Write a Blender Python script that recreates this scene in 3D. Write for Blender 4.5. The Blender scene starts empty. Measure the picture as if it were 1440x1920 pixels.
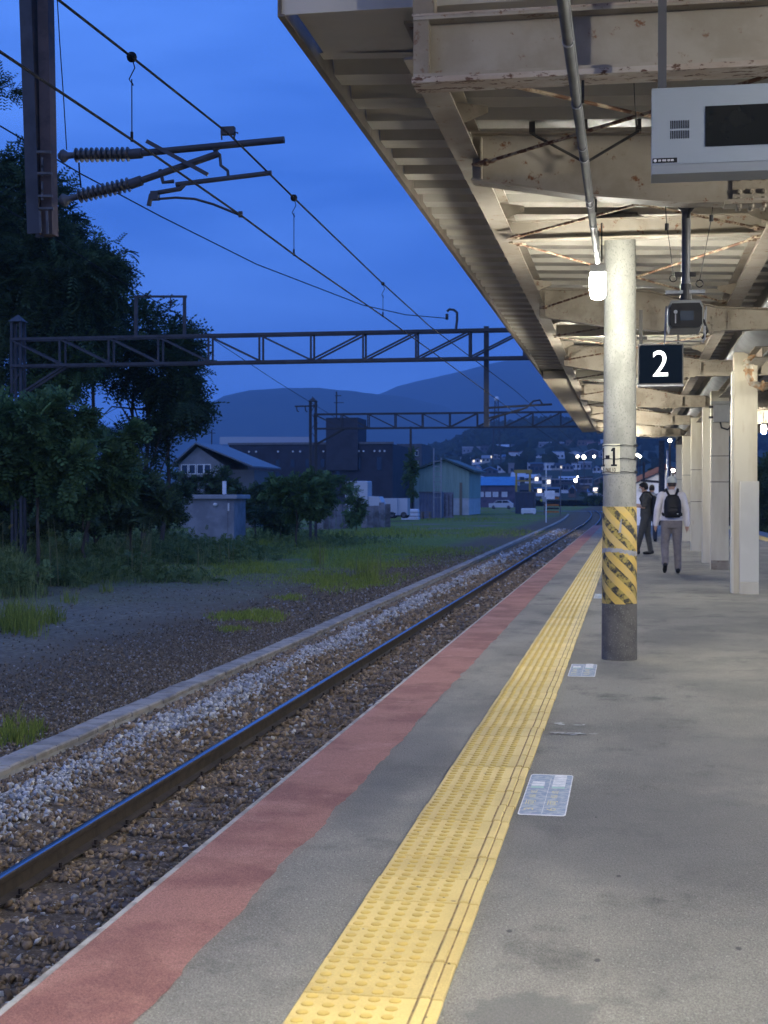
import bpy, bmesh, math, random
import numpy as np
from mathutils import Vector, Matrix, Quaternion

random.seed(7)
RNG = np.random.default_rng(11)
SC = bpy.context.scene
COL = SC.collection
PI = math.pi
R = math.radians

# ------------------------------------------------------------------ camera
H = 1.36                                   # lens height above the platform
F = 2660.0                                 # focal length in photo pixels
TH = math.atan(460 / F)
PH = -math.atan(30 / F)
cam_d = bpy.data.cameras.new('camera')
cam = bpy.data.objects.new('camera', cam_d)
COL.objects.link(cam)
SC.camera = cam
cam.location = (0, 0, H)
cam.rotation_euler = (PI / 2 + PH, 0, TH)
cam_d.sensor_fit = 'VERTICAL'
cam_d.sensor_height = 36
cam_d.lens = F / 1920 * 36
cam_d.clip_start = 0.1
cam_d.clip_end = 20000
cam_d.dof.use_dof = True
cam_d.dof.focus_distance = 9.0
cam_d.dof.aperture_fstop = 7.0

# ------------------------------------------------------------------ sky, dusk glow, exposure
SKY_STRENGTH = 0.15
SC.world = bpy.data.worlds.new('World')
SC.world.use_nodes = True
wn = SC.world.node_tree
wn.nodes.clear()
w_out = wn.nodes.new('ShaderNodeOutputWorld')
w_bg = wn.nodes.new('ShaderNodeBackground')
w_sky = wn.nodes.new('ShaderNodeTexSky')
w_sky.sky_type = 'NISHITA'
w_sky.sun_disc = False
w_sky.sun_elevation = R(-4.0)
w_sky.sun_rotation = R(200)
w_sky.air_density = 1.0
w_sky.dust_density = 0.3
w_sky.ozone_density = 3.0
w_tc = wn.nodes.new('ShaderNodeTexCoord')
w_map = wn.nodes.new('ShaderNodeMapping')
w_map.inputs['Scale'].default_value = (1.0, 1.0, 5.0)
w_map.inputs['Rotation'].default_value = (0.12, 0.1, 0)
w_n = wn.nodes.new('ShaderNodeTexNoise')
w_n.inputs['Scale'].default_value = 3.0
w_n.inputs['Detail'].default_value = 5
w_n.inputs['Roughness'].default_value = 0.5
w_r = wn.nodes.new('ShaderNodeValToRGB')
w_r.color_ramp.elements[0].position = 0.3
w_r.color_ramp.elements[0].color = (0.050, 0.180, 0.74, 1)
w_r.color_ramp.elements[1].position = 0.72
w_r.color_ramp.elements[1].color = (0.125, 0.335, 1.10, 1)
w_mix = wn.nodes.new('ShaderNodeMixRGB')
w_mix.blend_type = 'MIX'
w_mix.inputs['Fac'].default_value = 0.93
w_sc = wn.nodes.new('ShaderNodeMixRGB')
w_sc.blend_type = 'MULTIPLY'
w_sc.inputs['Fac'].default_value = 1.0
w_sc.inputs['Color2'].default_value = (1 / SKY_STRENGTH,) * 3 + (1,)
wn.links.new(w_tc.outputs['Generated'], w_map.inputs['Vector'])
wn.links.new(w_map.outputs['Vector'], w_n.inputs['Vector'])
wn.links.new(w_n.outputs['Fac'], w_r.inputs['Fac'])
wn.links.new(w_r.outputs['Color'], w_sc.inputs['Color1'])
wn.links.new(w_sky.outputs['Color'], w_mix.inputs['Color1'])
wn.links.new(w_sc.outputs['Color'], w_mix.inputs['Color2'])
wn.links.new(w_mix.outputs['Color'], w_bg.inputs['Color'])
wn.links.new(w_bg.outputs['Background'], w_out.inputs['Surface'])
w_bg.inputs['Strength'].default_value = SKY_STRENGTH

sun_d = bpy.data.lights.new('afterglow', 'SUN')
sun = bpy.data.objects.new('afterglow', sun_d)
COL.objects.link(sun)
sun_d.energy = 0.42
sun_d.angle = R(70)
sun_d.color = (1.0, 0.93, 0.95)
sun.rotation_euler = (R(52), 0, R(-30))

vs = SC.view_settings
vs.view_transform = 'Standard'
vs.look = 'None'
vs.gamma = 1.0
vs.use_curve_mapping = False
vs.exposure = 0.3
SC.render.engine = 'CYCLES'
SC.cycles.use_denoising = True
SC.cycles.sample_clamp_indirect = 4.0
SC.cycles.max_bounces = 6
SC.cycles.diffuse_bounces = 3
SC.cycles.volume_bounces = 0
SC.cycles.transparent_max_bounces = 8

LAMP_POWER = 170.0        # watts given off by one platform lamp
HOOD_POWER = 220.0        # watts of an assumed hooded lamp under the higher roof
HAZE = 0.00019            # thin evening air

# ------------------------------------------------------------------ pixel -> world
c_, s_ = math.cos(TH), math.sin(TH)
V_R = Vector((c_, s_, 0))
V_FH = Vector((-s_, c_, 0))
V_F = V_FH * math.cos(PH) + Vector((0, 0, 1)) * math.sin(PH)
V_U = Vector((0, 0, 1)) * math.cos(PH) - V_FH * math.sin(PH)
EYE = Vector((0, 0, H))


def at(u, v, X=None, Y=None, Z=None, D=None):
    """point of the place seen at photo pixel (u, v) on the plane X=, Y= or Z=, or at distance D along the optical axis"""
    d = V_F + V_R * ((u - 720) / F) + V_U * ((960 - v) / F)
    if X is not None: t = (X - EYE.x) / d.x
    elif Y is not None: t = (Y - EYE.y) / d.y
    elif Z is not None: t = (Z - EYE.z) / d.z
    else: t = D
    return EYE + d * t


# ------------------------------------------------------------------ materials
MATS = {}


def lk(nt, a, b): nt.links.new(a, b)


def M(name, c1, c2=None, scale=4.0, lo=0.42, hi=0.62, rough=0.7, metal=0.0, bump=0.0, bscale=60.0, rust=None, rlo=0.6, rhi=0.7,
      rscale=6.0, rnd=0.0, spec=0.3, stretch=(1, 1, 1), attr=False, speck=None, trans=0.0, dist=0.004, grain=None):
    """painted / mineral surface: two mixed tones, optional rust or dirt in patches of its own, fine relief"""
    if name in MATS: return MATS[name]
    m = bpy.data.materials.new(name)
    m.use_nodes = True
    nt = m.node_tree
    nd = nt.nodes
    b = nd['Principled BSDF']
    b.inputs['Roughness'].default_value = rough
    b.inputs['Metallic'].default_value = metal
    b.inputs['Specular IOR Level'].default_value = spec
    geo = nd.new('ShaderNodeNewGeometry')
    mp = nd.new('ShaderNodeMapping')
    mp.inputs['Scale'].default_value = stretch
    lk(nt, geo.outputs['Position'], mp.inputs['Vector'])
    vec = mp.outputs['Vector']

    def nz(sc, det=5, ro=0.6):
        n = nd.new('ShaderNodeTexNoise')
        n.inputs['Scale'].default_value = sc
        n.inputs['Detail'].default_value = det
        n.inputs['Roughness'].default_value = ro
        lk(nt, vec, n.inputs['Vector'])
        return n.outputs['Fac']

    def ramp(fac, l, h):
        r = nd.new('ShaderNodeMapRange')
        r.interpolation_type = 'SMOOTHSTEP'
        r.inputs['From Min'].default_value = l
        r.inputs['From Max'].default_value = h
        lk(nt, fac, r.inputs['Value'])
        return r.outputs['Result']

    def mix(fac, a, bb, mode='MIX'):
        x = nd.new('ShaderNodeMixRGB')
        x.blend_type = mode
        if isinstance(fac, float): x.inputs['Fac'].default_value = fac
        else: lk(nt, fac, x.inputs['Fac'])
        for i, q in ((1, a), (2, bb)):
            if isinstance(q, tuple): x.inputs[i].default_value = q[:3] + (1,)
            else: lk(nt, q, x.inputs[i])
        return x.outputs['Color']

    if attr:
        at_ = nd.new('ShaderNodeAttribute')
        at_.attribute_name = 'tint'
        col = mix(1.0, at_.outputs['Color'], c1, 'MULTIPLY')
        if c2: col = mix(ramp(nz(scale), lo, hi), col, mix(1.0, at_.outputs['Color'], c2, 'MULTIPLY'))
    elif c2: col = mix(ramp(nz(scale), lo, hi), c1, c2)
    else: col = mix(0.0, c1, c1)
    if speck: col = mix(ramp(nz(speck[1], 2), speck[2], speck[3]), col, speck[0])
    if rust: col = mix(ramp(nz(rscale, 8, 0.7), rlo, rhi), col, rust)
    if grain:                                        # fine mineral grain: lighter and darker grit
        gm = nd.new('ShaderNodeMapRange')
        gm.inputs['From Min'].default_value = 0.3
        gm.inputs['From Max'].default_value = 0.7
        gm.inputs['To Min'].default_value = 1 - grain[1]
        gm.inputs['To Max'].default_value = 1 + grain[1]
        gm.clamp = False
        lk(nt, nz(grain[0], 3, 0.8), gm.inputs['Value'])
        hg = nd.new('ShaderNodeHueSaturation')
        lk(nt, gm.outputs['Result'], hg.inputs['Value'])
        lk(nt, col, hg.inputs['Color'])
        col = hg.outputs['Color']
    if rnd:
        oi = nd.new('ShaderNodeObjectInfo')
        mr = nd.new('ShaderNodeMapRange')
        mr.inputs['To Min'].default_value = 1 - rnd
        mr.inputs['To Max'].default_value = 1 + rnd
        lk(nt, oi.outputs['Random'], mr.inputs['Value'])
        hs = nd.new('ShaderNodeHueSaturation')
        lk(nt, mr.outputs['Result'], hs.inputs['Value'])
        lk(nt, col, hs.inputs['Color'])
        col = hs.outputs['Color']
    lk(nt, col, b.inputs['Base Color'])
    if bump:
        bp = nd.new('ShaderNodeBump')
        bp.inputs['Strength'].default_value = bump
        bp.inputs['Distance'].default_value = dist
        lk(nt, nz(bscale, 4, 0.65), bp.inputs['Height'])
        lk(nt, bp.outputs['Normal'], b.inputs['Normal'])
    if trans:
        tr = nd.new('ShaderNodeBsdfTranslucent')
        lk(nt, col, tr.inputs['Color'])
        ms = nd.new('ShaderNodeMixShader')
        ms.inputs['Fac'].default_value = trans
        lk(nt, b.outputs['BSDF'], ms.inputs[1])
        lk(nt, tr.outputs['BSDF'], ms.inputs[2])
        lk(nt, ms.outputs['Shader'], nd['Material Output'].inputs['Surface'])
    MATS[name] = m
    return m


def emis(name, color, strength):
    if name in MATS: return MATS[name]
    m = bpy.data.materials.new(name)
    m.use_nodes = True
    b = m.node_tree.nodes['Principled BSDF']
    b.inputs['Base Color'].default_value = (0.8, 0.8, 0.8, 1)
    b.inputs['Emission Color'].default_value = tuple(color) + (1,)
    b.inputs['Emission Strength'].default_value = strength
    MATS[name] = m
    return m


# ------------------------------------------------------------------ mesh helpers
WLOC = {}                                   # world location of the things' roots and their parts


class MB:
    def __init__(self):
        self.v, self.f, self.m = [], [], []

    def add(self, vs_, fs_, mi=0):
        k = len(self.v)
        self.v += [tuple(p) for p in vs_]
        for f in fs_:
            self.f.append(tuple(i + k for i in f))
            self.m.append(mi)
        return self

    def box(self, x0, x1, y0, y1, z0, z1, mi=0):
        return self.add([(x0, y0, z0), (x1, y0, z0), (x1, y1, z0), (x0, y1, z0), (x0, y0, z1), (x1, y0, z1), (x1, y1, z1), (x0, y1, z1)],
                        [(3, 2, 1, 0), (4, 5, 6, 7), (0, 1, 5, 4), (1, 2, 6, 5), (2, 3, 7, 6), (3, 0, 4, 7)], mi)

    def cham(self, x0, x1, y0, y1, z0, z1, c, mi=0):
        """box with its upper edges chamfered"""
        return self.add([(x0, y0, z0), (x1, y0, z0), (x1, y1, z0), (x0, y1, z0), (x0, y0, z1 - c), (x1, y0, z1 - c), (x1, y1, z1 - c), (x0, y1, z1 - c),
                         (x0 + c, y0 + c, z1), (x1 - c, y0 + c, z1), (x1 - c, y1 - c, z1), (x0 + c, y1 - c, z1)],
                        [(3, 2, 1, 0), (0, 1, 5, 4), (1, 2, 6, 5), (2, 3, 7, 6), (3, 0, 4, 7), (4, 5, 9, 8), (5, 6, 10, 9), (6, 7, 11, 10), (7, 4, 8, 11), (8, 9, 10, 11)], mi)

    def bar(self, p, q, w, h, up=(0, 0, 1), mi=0):
        p, q = Vector(p), Vector(q)
        d = (q - p).normalized()
        up = Vector(up)
        if abs(d.dot(up)) > 0.98: up = Vector((0, 1, 0))
        a = d.cross(up).normalized() * (w / 2)
        b = a.cross(d).normalized() * (h / 2)
        vs_ = [p - a - b, p + a - b, p + a + b, p - a + b, q - a - b, q + a - b, q + a + b, q - a + b]
        return self.add(vs_, [(3, 2, 1, 0), (4, 5, 6, 7), (0, 1, 5, 4), (1, 2, 6, 5), (2, 3, 7, 6), (3, 0, 4, 7)], mi)

    def tube(self, pts, r, n=8, mi=0, caps=True):
        pts = [Vector(p) for p in pts]
        k = len(pts)
        rs = [r] * k if not isinstance(r, (list, tuple)) else r
        vs_, fs_ = [], []
        prev = None
        for i, p in enumerate(pts):
            d = (pts[min(i + 1, k - 1)] - pts[max(i - 1, 0)]).normalized()
            if prev is None:
                a = d.orthogonal().normalized()
            else:
                a = (prev - d * prev.dot(d))
                a = a.normalized() if a.length > 1e-6 else d.orthogonal().normalized()
            prev = a
            b = d.cross(a)
            for j in range(n):
                t = 2 * PI * j / n
                vs_.append(p + (a * math.cos(t) + b * math.sin(t)) * rs[i])
        for i in range(k - 1):
            for j in range(n):
                fs_.append((i * n + j, i * n + (j + 1) % n, (i + 1) * n + (j + 1) % n, (i + 1) * n + j))
        if caps:
            fs_.append(tuple(range(n - 1, -1, -1)))
            fs_.append(tuple((k - 1) * n + j for j in range(n)))
        return self.add(vs_, fs_, mi)

    def prism(self, poly, axis, a, b, mi=0):
        """poly: (x, z) for axis 'y', (y, z) for 'x', (x, y) for 'z'"""
        n = len(poly)
        mk = {'y': lambda p, t: (p[0], t, p[1]), 'x': lambda p, t: (t, p[0], p[1]), 'z': lambda p, t: (p[0], p[1], t)}[axis]
        vs_ = [mk(p, a) for p in poly] + [mk(p, b) for p in poly]
        fs_ = [tuple(range(n)), tuple(range(2 * n - 1, n - 1, -1))] + [(i, (i + 1) % n + 0, (i + 1) % n + n, i + n)[::-1] for i in range(n)]
        return self.add(vs_, fs_, mi)

    def lathe(self, prof, c, n=16, axis=(0, 0, 1), mi=0):
        c, ax = Vector(c), Vector(axis).normalized()
        a = ax.orthogonal().normalized()
        b = ax.cross(a)
        vs_, fs_ = [], []
        for r, h in prof:
            for j in range(n):
                t = 2 * PI * j / n
                vs_.append(c + ax * h + (a * math.cos(t) + b * math.sin(t)) * max(r, 1e-4))
        k = len(prof)
        for i in range(k - 1):
            for j in range(n):
                fs_.append((i * n + j, i * n + (j + 1) % n, (i + 1) * n + (j + 1) % n, (i + 1) * n + j))
        fs_.append(tuple(range(n - 1, -1, -1)))
        fs_.append(tuple((k - 1) * n + j for j in range(n)))
        return self.add(vs_, fs_, mi)

    def ball(self, c, r, n=10, mi=0):
        rx, ry, rz = r if isinstance(r, (tuple, list)) else (r, r, r)
        k = max(4, n // 2)
        vs_, fs_ = [], []
        for i in range(k + 1):
            p = PI * i / k
            for j in range(n):
                t = 2 * PI * j / n
                q = max(math.sin(p), 0.02)
                vs_.append((c[0] + rx * q * math.cos(t), c[1] + ry * q * math.sin(t), c[2] - rz * math.cos(p)))
        for i in range(k):
            for j in range(n):
                fs_.append((i * n + j, i * n + (j + 1) % n, (i + 1) * n + (j + 1) % n, (i + 1) * n + j))
        fs_.append(tuple(range(n - 1, -1, -1)))
        fs_.append(tuple(k * n + j for j in range(n)))
        return self.add(vs_, fs_, mi)

    def mesh(self, name, mats, smooth=False, off=None):
        me = bpy.data.meshes.new(name)
        vv = self.v if off is None else [(p[0] - off[0], p[1] - off[1], p[2] - off[2]) for p in self.v]
        me.from_pydata(vv, [], self.f)
        for m in (mats if isinstance(mats, (list, tuple)) else [mats]): me.materials.append(m)
        if len(me.materials) > 1: me.polygons.foreach_set('material_index', self.m)
        if smooth:
            me.polygons.foreach_set('use_smooth', [True] * len(me.polygons))
            me.set_sharp_from_angle(angle=R(42))
        me.update()
        return me

    def build(self, name, mats, parent=None, smooth=False, base=None):
        """link as ONE mesh object; vertices were given in world coordinates"""
        if parent is not None: off = WLOC[parent.name]
        else: off = tuple(base) if base is not None else (0, 0, 0)
        o = bpy.data.objects.new(name, self.mesh(name, mats, smooth, off))
        COL.objects.link(o)
        if parent is not None: o.parent = parent
        else: o.location = off
        WLOC[o.name] = off
        return o


def tag(o, label=None, cat=None, group=None, kind=None):
    if label: o['label'] = label
    if cat: o['category'] = cat
    if group: o['group'] = group
    if kind: o['kind'] = kind
    return o


def thing(name, loc, label=None, cat=None, group=None, kind=None):
    o = bpy.data.objects.new(name, None)
    o.empty_display_size = 0.2
    COL.objects.link(o)
    o.location = loc
    WLOC[o.name] = tuple(loc)
    return tag(o, label, cat, group, kind)


def piece(name, me, parent, loc, rotz=0.0, scale=None, rot=None):
    """one more object on shared mesh data; loc in world coordinates"""
    o = bpy.data.objects.new(name, me)
    COL.objects.link(o)
    if parent is not None:
        o.parent = parent
        w = WLOC[parent.name]
        o.location = (loc[0] - w[0], loc[1] - w[1], loc[2] - w[2])
    else: o.location = loc
    if rot is not None: o.rotation_euler = rot
    elif rotz: o.rotation_euler = (0, 0, rotz)
    if scale: o.scale = scale
    WLOC[o.name] = tuple(loc)
    return o


def np_mesh(name, verts, faces, mats, cols=None, smooth=False):
    """faces: int array (n, k), one face size"""
    me = bpy.data.meshes.new(name)
    n, k = faces.shape
    me.vertices.add(len(verts))
    me.vertices.foreach_set('co', np.asarray(verts, np.float32).ravel())
    me.loops.add(n * k)
    me.loops.foreach_set('vertex_index', faces.astype(np.int32).ravel())
    me.polygons.add(n)
    me.polygons.foreach_set('loop_start', np.arange(0, n * k, k, dtype=np.int32))
    me.polygons.foreach_set('loop_total', np.full(n, k, np.int32))
    if smooth: me.polygons.foreach_set('use_smooth', np.ones(n, bool))
    for m in (mats if isinstance(mats, (list, tuple)) else [mats]): me.materials.append(m)
    if cols is not None:
        a = me.attributes.new('tint', 'FLOAT_COLOR', 'POINT')
        cc = np.ones((len(verts), 4), np.float32)
        cc[:, :3] = cols
        a.data.foreach_set('color', cc.ravel())
    me.update(calc_edges=True)
    me.validate()
    return me


def link(name, me, parent=None, loc=(0, 0, 0)):
    return piece(name, me, parent, loc if parent is None else WLOC[parent.name])


def rand_rot(n):
    q = RNG.normal(size=(n, 4))
    q /= np.linalg.norm(q, axis=1)[:, None]
    w, x, y, z = q.T
    return np.stack([np.stack([1 - 2 * (y * y + z * z), 2 * (x * y - z * w), 2 * (x * z + y * w)], -1),
                     np.stack([2 * (x * y + z * w), 1 - 2 * (x * x + z * z), 2 * (y * z - x * w)], -1),
                     np.stack([2 * (x * z - y * w), 2 * (y * z + x * w), 1 - 2 * (x * x + y * y)], -1)], 1)


def stone_shapes(k=12, npt=9):
    out = []
    for i in range(k):
        bm = bmesh.new()
        p = RNG.normal(size=(npt, 3))
        p /= np.linalg.norm(p, axis=1)[:, None]
        p *= np.array([0.62, 0.46, 0.36]) * RNG.uniform(0.8, 1.1, (npt, 1))
        for q in p: bm.verts.new(q)
        bmesh.ops.convex_hull(bm, input=bm.verts)
        bmesh.ops.triangulate(bm, faces=bm.faces)
        bm.verts.ensure_lookup_table()
        loose = [v for v in bm.verts if not v.link_faces]
        bmesh.ops.delete(bm, geom=loose, context='VERTS')
        bm.verts.index_update()
        out.append((np.array([v.co[:] for v in bm.verts]), np.array([[v.index for v in f.verts] for f in bm.faces])))
        bm.free()
    return out


STONES = stone_shapes()


def stone_mesh(name, pts, size, cols, mat):
    n = len(pts)
    which = RNG.integers(0, len(STONES), n)
    V, Fs, C, k = [], [], [], 0
    for w, (sv, sf) in enumerate(STONES):
        idx = np.nonzero(which == w)[0]
        if not len(idx): continue
        rot = rand_rot(len(idx))
        vv = np.einsum('nij,vj->nvi', rot, sv) * size[idx][:, None, None] + pts[idx][:, None, :]
        ff = sf[None] + (np.arange(len(idx)) * len(sv))[:, None, None] + k
        k += vv.shape[0] * vv.shape[1]
        V.append(vv.reshape(-1, 3)); Fs.append(ff.reshape(-1, 3))
        C.append(np.repeat(cols[idx], len(sv), axis=0))
    return np_mesh(name, np.concatenate(V), np.concatenate(Fs), mat, np.concatenate(C))


def text_mesh(body, mat, size=1.0, depth=0.0, name='lettering'):
    cu = bpy.data.curves.new(name, 'FONT')
    cu.body = body
    cu.size = size
    cu.extrude = depth
    cu.align_x = 'CENTER'
    cu.align_y = 'CENTER'
    o = bpy.data.objects.new(name, cu)
    COL.objects.link(o)
    dg = bpy.context.evaluated_depsgraph_get()
    me = bpy.data.meshes.new_from_object(o.evaluated_get(dg))
    bpy.data.objects.remove(o)
    me.name = name
    me.materials.clear()
    me.materials.append(mat)
    return me

# ------------------------------------------------------------------ shared materials
steel = M('painted_steel', (0.335, 0.295, 0.245), (0.265, 0.228, 0.182), scale=2.2, rough=0.62, bump=0.25, bscale=35, rust=(0.17, 0.075, 0.035), rlo=0.585, rhi=0.67, rscale=10)
steel2 = M('rusty_painted_steel', (0.30, 0.262, 0.21), (0.22, 0.185, 0.142), scale=3, rough=0.7, bump=0.4, bscale=50, rust=(0.13, 0.052, 0.024), rlo=0.56, rhi=0.70, rscale=16)
rod_m = M('rusty_rod', (0.38, 0.30, 0.21), (0.12, 0.06, 0.035), scale=12, lo=0.42, hi=0.56, rough=0.8, bump=0.5, bscale=120)
roof_m = M('roof_sheet', (0.43, 0.405, 0.35), (0.36, 0.335, 0.285), scale=1.3, rough=0.5, bump=0.08, bscale=14, rust=(0.24, 0.17, 0.11), rlo=0.66, rhi=0.8, rscale=2.5, rnd=0.06)
fascia_m = M('fascia_sheet', (0.12, 0.098, 0.075), (0.08, 0.064, 0.048), scale=3, rough=0.6, bump=0.2, rust=(0.07, 0.045, 0.03), rlo=0.6, rhi=0.75, rscale=5)
cream = M('cream_pillar_paint', (0.64, 0.59, 0.46), (0.56, 0.50, 0.37), scale=1.2, rough=0.5, bump=0.12, bscale=30, rust=(0.34, 0.19, 0.075), rlo=0.64, rhi=0.8, rscale=2.2, stretch=(2.5, 2.5, 0.5))
cream2 = M('pale_cover_paint', (0.70, 0.67, 0.57), (0.66, 0.63, 0.53), scale=2, rough=0.45, bump=0.06, bscale=20)
dark_m = M('dark_metal', (0.035, 0.034, 0.036), (0.06, 0.055, 0.05), scale=8, rough=0.55, metal=0.2, bump=0.15)
grey_m = M('grey_metal', (0.13, 0.135, 0.145), (0.095, 0.10, 0.11), scale=5, rough=0.5, metal=0.15, bump=0.08)
galv = M('galvanised_steel', (0.30, 0.31, 0.33), (0.22, 0.225, 0.24), scale=9, rough=0.5, metal=0.5, bump=0.1, rust=(0.12, 0.07, 0.045), rlo=0.62, rhi=0.75, rscale=9)
white_m = M('white_paint', (0.78, 0.78, 0.76), (0.68, 0.68, 0.66), scale=3, rough=0.5, bump=0.05)
black_m = M('black_paint', (0.012, 0.012, 0.013), rough=0.45)
yellow_m = M('yellow_tile', (0.65, 0.495, 0.175), (0.57, 0.425, 0.145), scale=3, rough=0.6, bump=0.2, bscale=90, grain=(160, .16), rust=(0.42, 0.27, 0.08), rlo=0.62, rhi=0.8, rscale=9, rnd=0.09, speck=((0.14, 0.1, 0.05), 26, 0.71, 0.75))
yellow_d = M('yellow_tile_ridge', (0.62, 0.445, 0.115), (0.54, 0.38, 0.10), scale=14, rough=0.65, bump=0.3, bscale=120, rnd=0.05)
concrete = M('concrete', (0.36, 0.35, 0.32), (0.28, 0.27, 0.245), scale=3, rough=0.85, bump=0.5, bscale=45, rust=(0.13, 0.12, 0.105), rlo=0.58, rhi=0.75, rscale=5)
trough_m = M('weathered_concrete', (0.33, 0.295, 0.24), (0.22, 0.195, 0.158), scale=4, rough=0.9, bump=0.6, bscale=40, rust=(0.15, 0.135, 0.12), rlo=0.56, rhi=0.72, rscale=7, rnd=0.1)
stone_m = M('ballast_stone', (1.0, 1.0, 1.0), (0.72, 0.72, 0.72), scale=35, rough=0.9, bump=0.4, bscale=90, attr=True)
rail_side = M('rusty_rail', (0.045, 0.034, 0.027), (0.03, 0.023, 0.019), scale=9, rough=0.8, bump=0.3)
rail_top = M('polished_rail', (0.44, 0.46, 0.50), (0.34, 0.36, 0.39), scale=16, rough=0.24, metal=1.0, stretch=(6, 0.25, 1))
sleeper_m = M('old_sleeper', (0.115, 0.088, 0.068), (0.075, 0.058, 0.046), scale=6, rough=0.9, bump=0.7, bscale=40, stretch=(0.4, 3, 3))
wire_m = M('wire', (0.010, 0.010, 0.012), rough=0.7, spec=.1)
cable_m = M('black_cable', (0.02, 0.02, 0.022), rough=0.5)


def asphalt_mat():
    m = M('platform_asphalt', (0.25, 0.235, 0.197), (0.165, 0.157, 0.136), scale=0.8, lo=0.36, hi=0.66, rough=0.9, bump=0.8, bscale=110,
          rust=(0.10, 0.095, 0.086), rlo=0.50, rhi=0.76, rscale=2.3, stretch=(1, 0.7, 1), speck=((0.36, 0.345, 0.30), 120, 0.58, 0.74), dist=0.010, grain=(190, .55))
    nt = m.node_tree
    nd = nt.nodes
    b = nd['Principled BSDF']
    old = b.inputs['Base Color'].links[0].from_socket
    geo = nd.new('ShaderNodeNewGeometry')
    nzn = nd.new('ShaderNodeTexNoise')
    nzn.inputs['Scale'].default_value = 3.2
    nzn.inputs['Detail'].default_value = 6
    lk(nt, geo.outputs['Position'], nzn.inputs['Vector'])

    nzf = nd.new('ShaderNodeTexNoise')
    nzf.inputs['Scale'].default_value = 17
    nzf.inputs['Detail'].default_value = 7
    lk(nt, geo.outputs['Position'], nzf.inputs['Vector'])

    def blot(center, rx, ry, col, amt, prev, soft=0.25, wob=0.9):
        mp = nd.new('ShaderNodeMapping')
        mp.inputs['Location'].default_value = (-center[0] / rx, -center[1] / ry, 0)
        mp.inputs['Scale'].default_value = (1 / rx, 1 / ry, 0)
        lk(nt, geo.outputs['Position'], mp.inputs['Vector'])
        ln = nd.new('ShaderNodeVectorMath'); ln.operation = 'LENGTH'
        lk(nt, mp.outputs['Vector'], ln.inputs[0])
        ma = nd.new('ShaderNodeMath'); ma.operation = 'MULTIPLY_ADD'
        lk(nt, (nzf if rx < .3 and ry < .3 else nzn).outputs['Fac'], ma.inputs[0]); ma.inputs[1].default_value = wob; lk(nt, ln.outputs['Value'], ma.inputs[2])
        mr = nd.new('ShaderNodeMapRange'); mr.interpolation_type = 'SMOOTHSTEP'
        mr.inputs['From Min'].default_value = 1 + wob * .5 + soft; mr.inputs['From Max'].default_value = 1 + wob * .5 - soft
        mr.inputs['To Min'].default_value = 0; mr.inputs['To Max'].default_value = amt
        lk(nt, ma.outputs['Value'], mr.inputs['Value'])
        mx = nd.new('ShaderNodeMixRGB')
        lk(nt, mr.outputs['Result'], mx.inputs['Fac']); lk(nt, prev, mx.inputs[1]); mx.inputs[2].default_value = col + (1,)
        return mx.outputs['Color']
    p = at(1000, 1905, Z=0)
    col = blot((p.x, p.y), 0.17, 0.17, (0.125, 0.125, 0.115), 0.62, old, 0.2, 1.0)          # wet stain
    for (u, v, rx, ry, a) in ((1250, 1560, 0.9, 0.9, 0.55), (760, 1420, 0.22, 1.2, 0.5), (1400, 1420, 0.8, 0.8, 0.35), (1330, 1205, 0.7, 0.6, 0.3), (700, 1500, 0.12, 0.5, 0.35)):
        p = at(u, v, Z=0)
        col = blot((p.x, p.y), rx, ry, (0.105, 0.105, 0.104), a, col, 0.5, 1.2)             # soft-edged darker patches
    for (u, v) in ((1120, 1800), (1385, 1778), (1160, 1642), (955, 1745)):
        p = at(u, v, Z=0)
        col = blot((p.x, p.y), 0.009, 0.016, (0.05, 0.05, 0.05), 0.8, col, 0.3, 0.5)        # gum spots
    lk(nt, col, b.inputs['Base Color'])
    return m


asphalt = asphalt_mat()
red_m = M('red_edge_paint', (0.31, 0.150, 0.120), (0.215, 0.097, 0.080), scale=1.8, rough=0.85, bump=0.6, bscale=150, rust=(0.42, 0.23, 0.19), rlo=0.5, rhi=0.8, rscale=2.2, dist=0.008, grain=(210, .6))
wall_conc = M('platform_wall_concrete', (0.20, 0.185, 0.165), (0.12, 0.11, 0.10), scale=2, rough=0.9, bump=0.5)

# ------------------------------------------------------------------ ground
EX = -1.626                                # platform edge
GZ = -1.0                                  # yard level
RAILZ = -0.92


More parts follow.
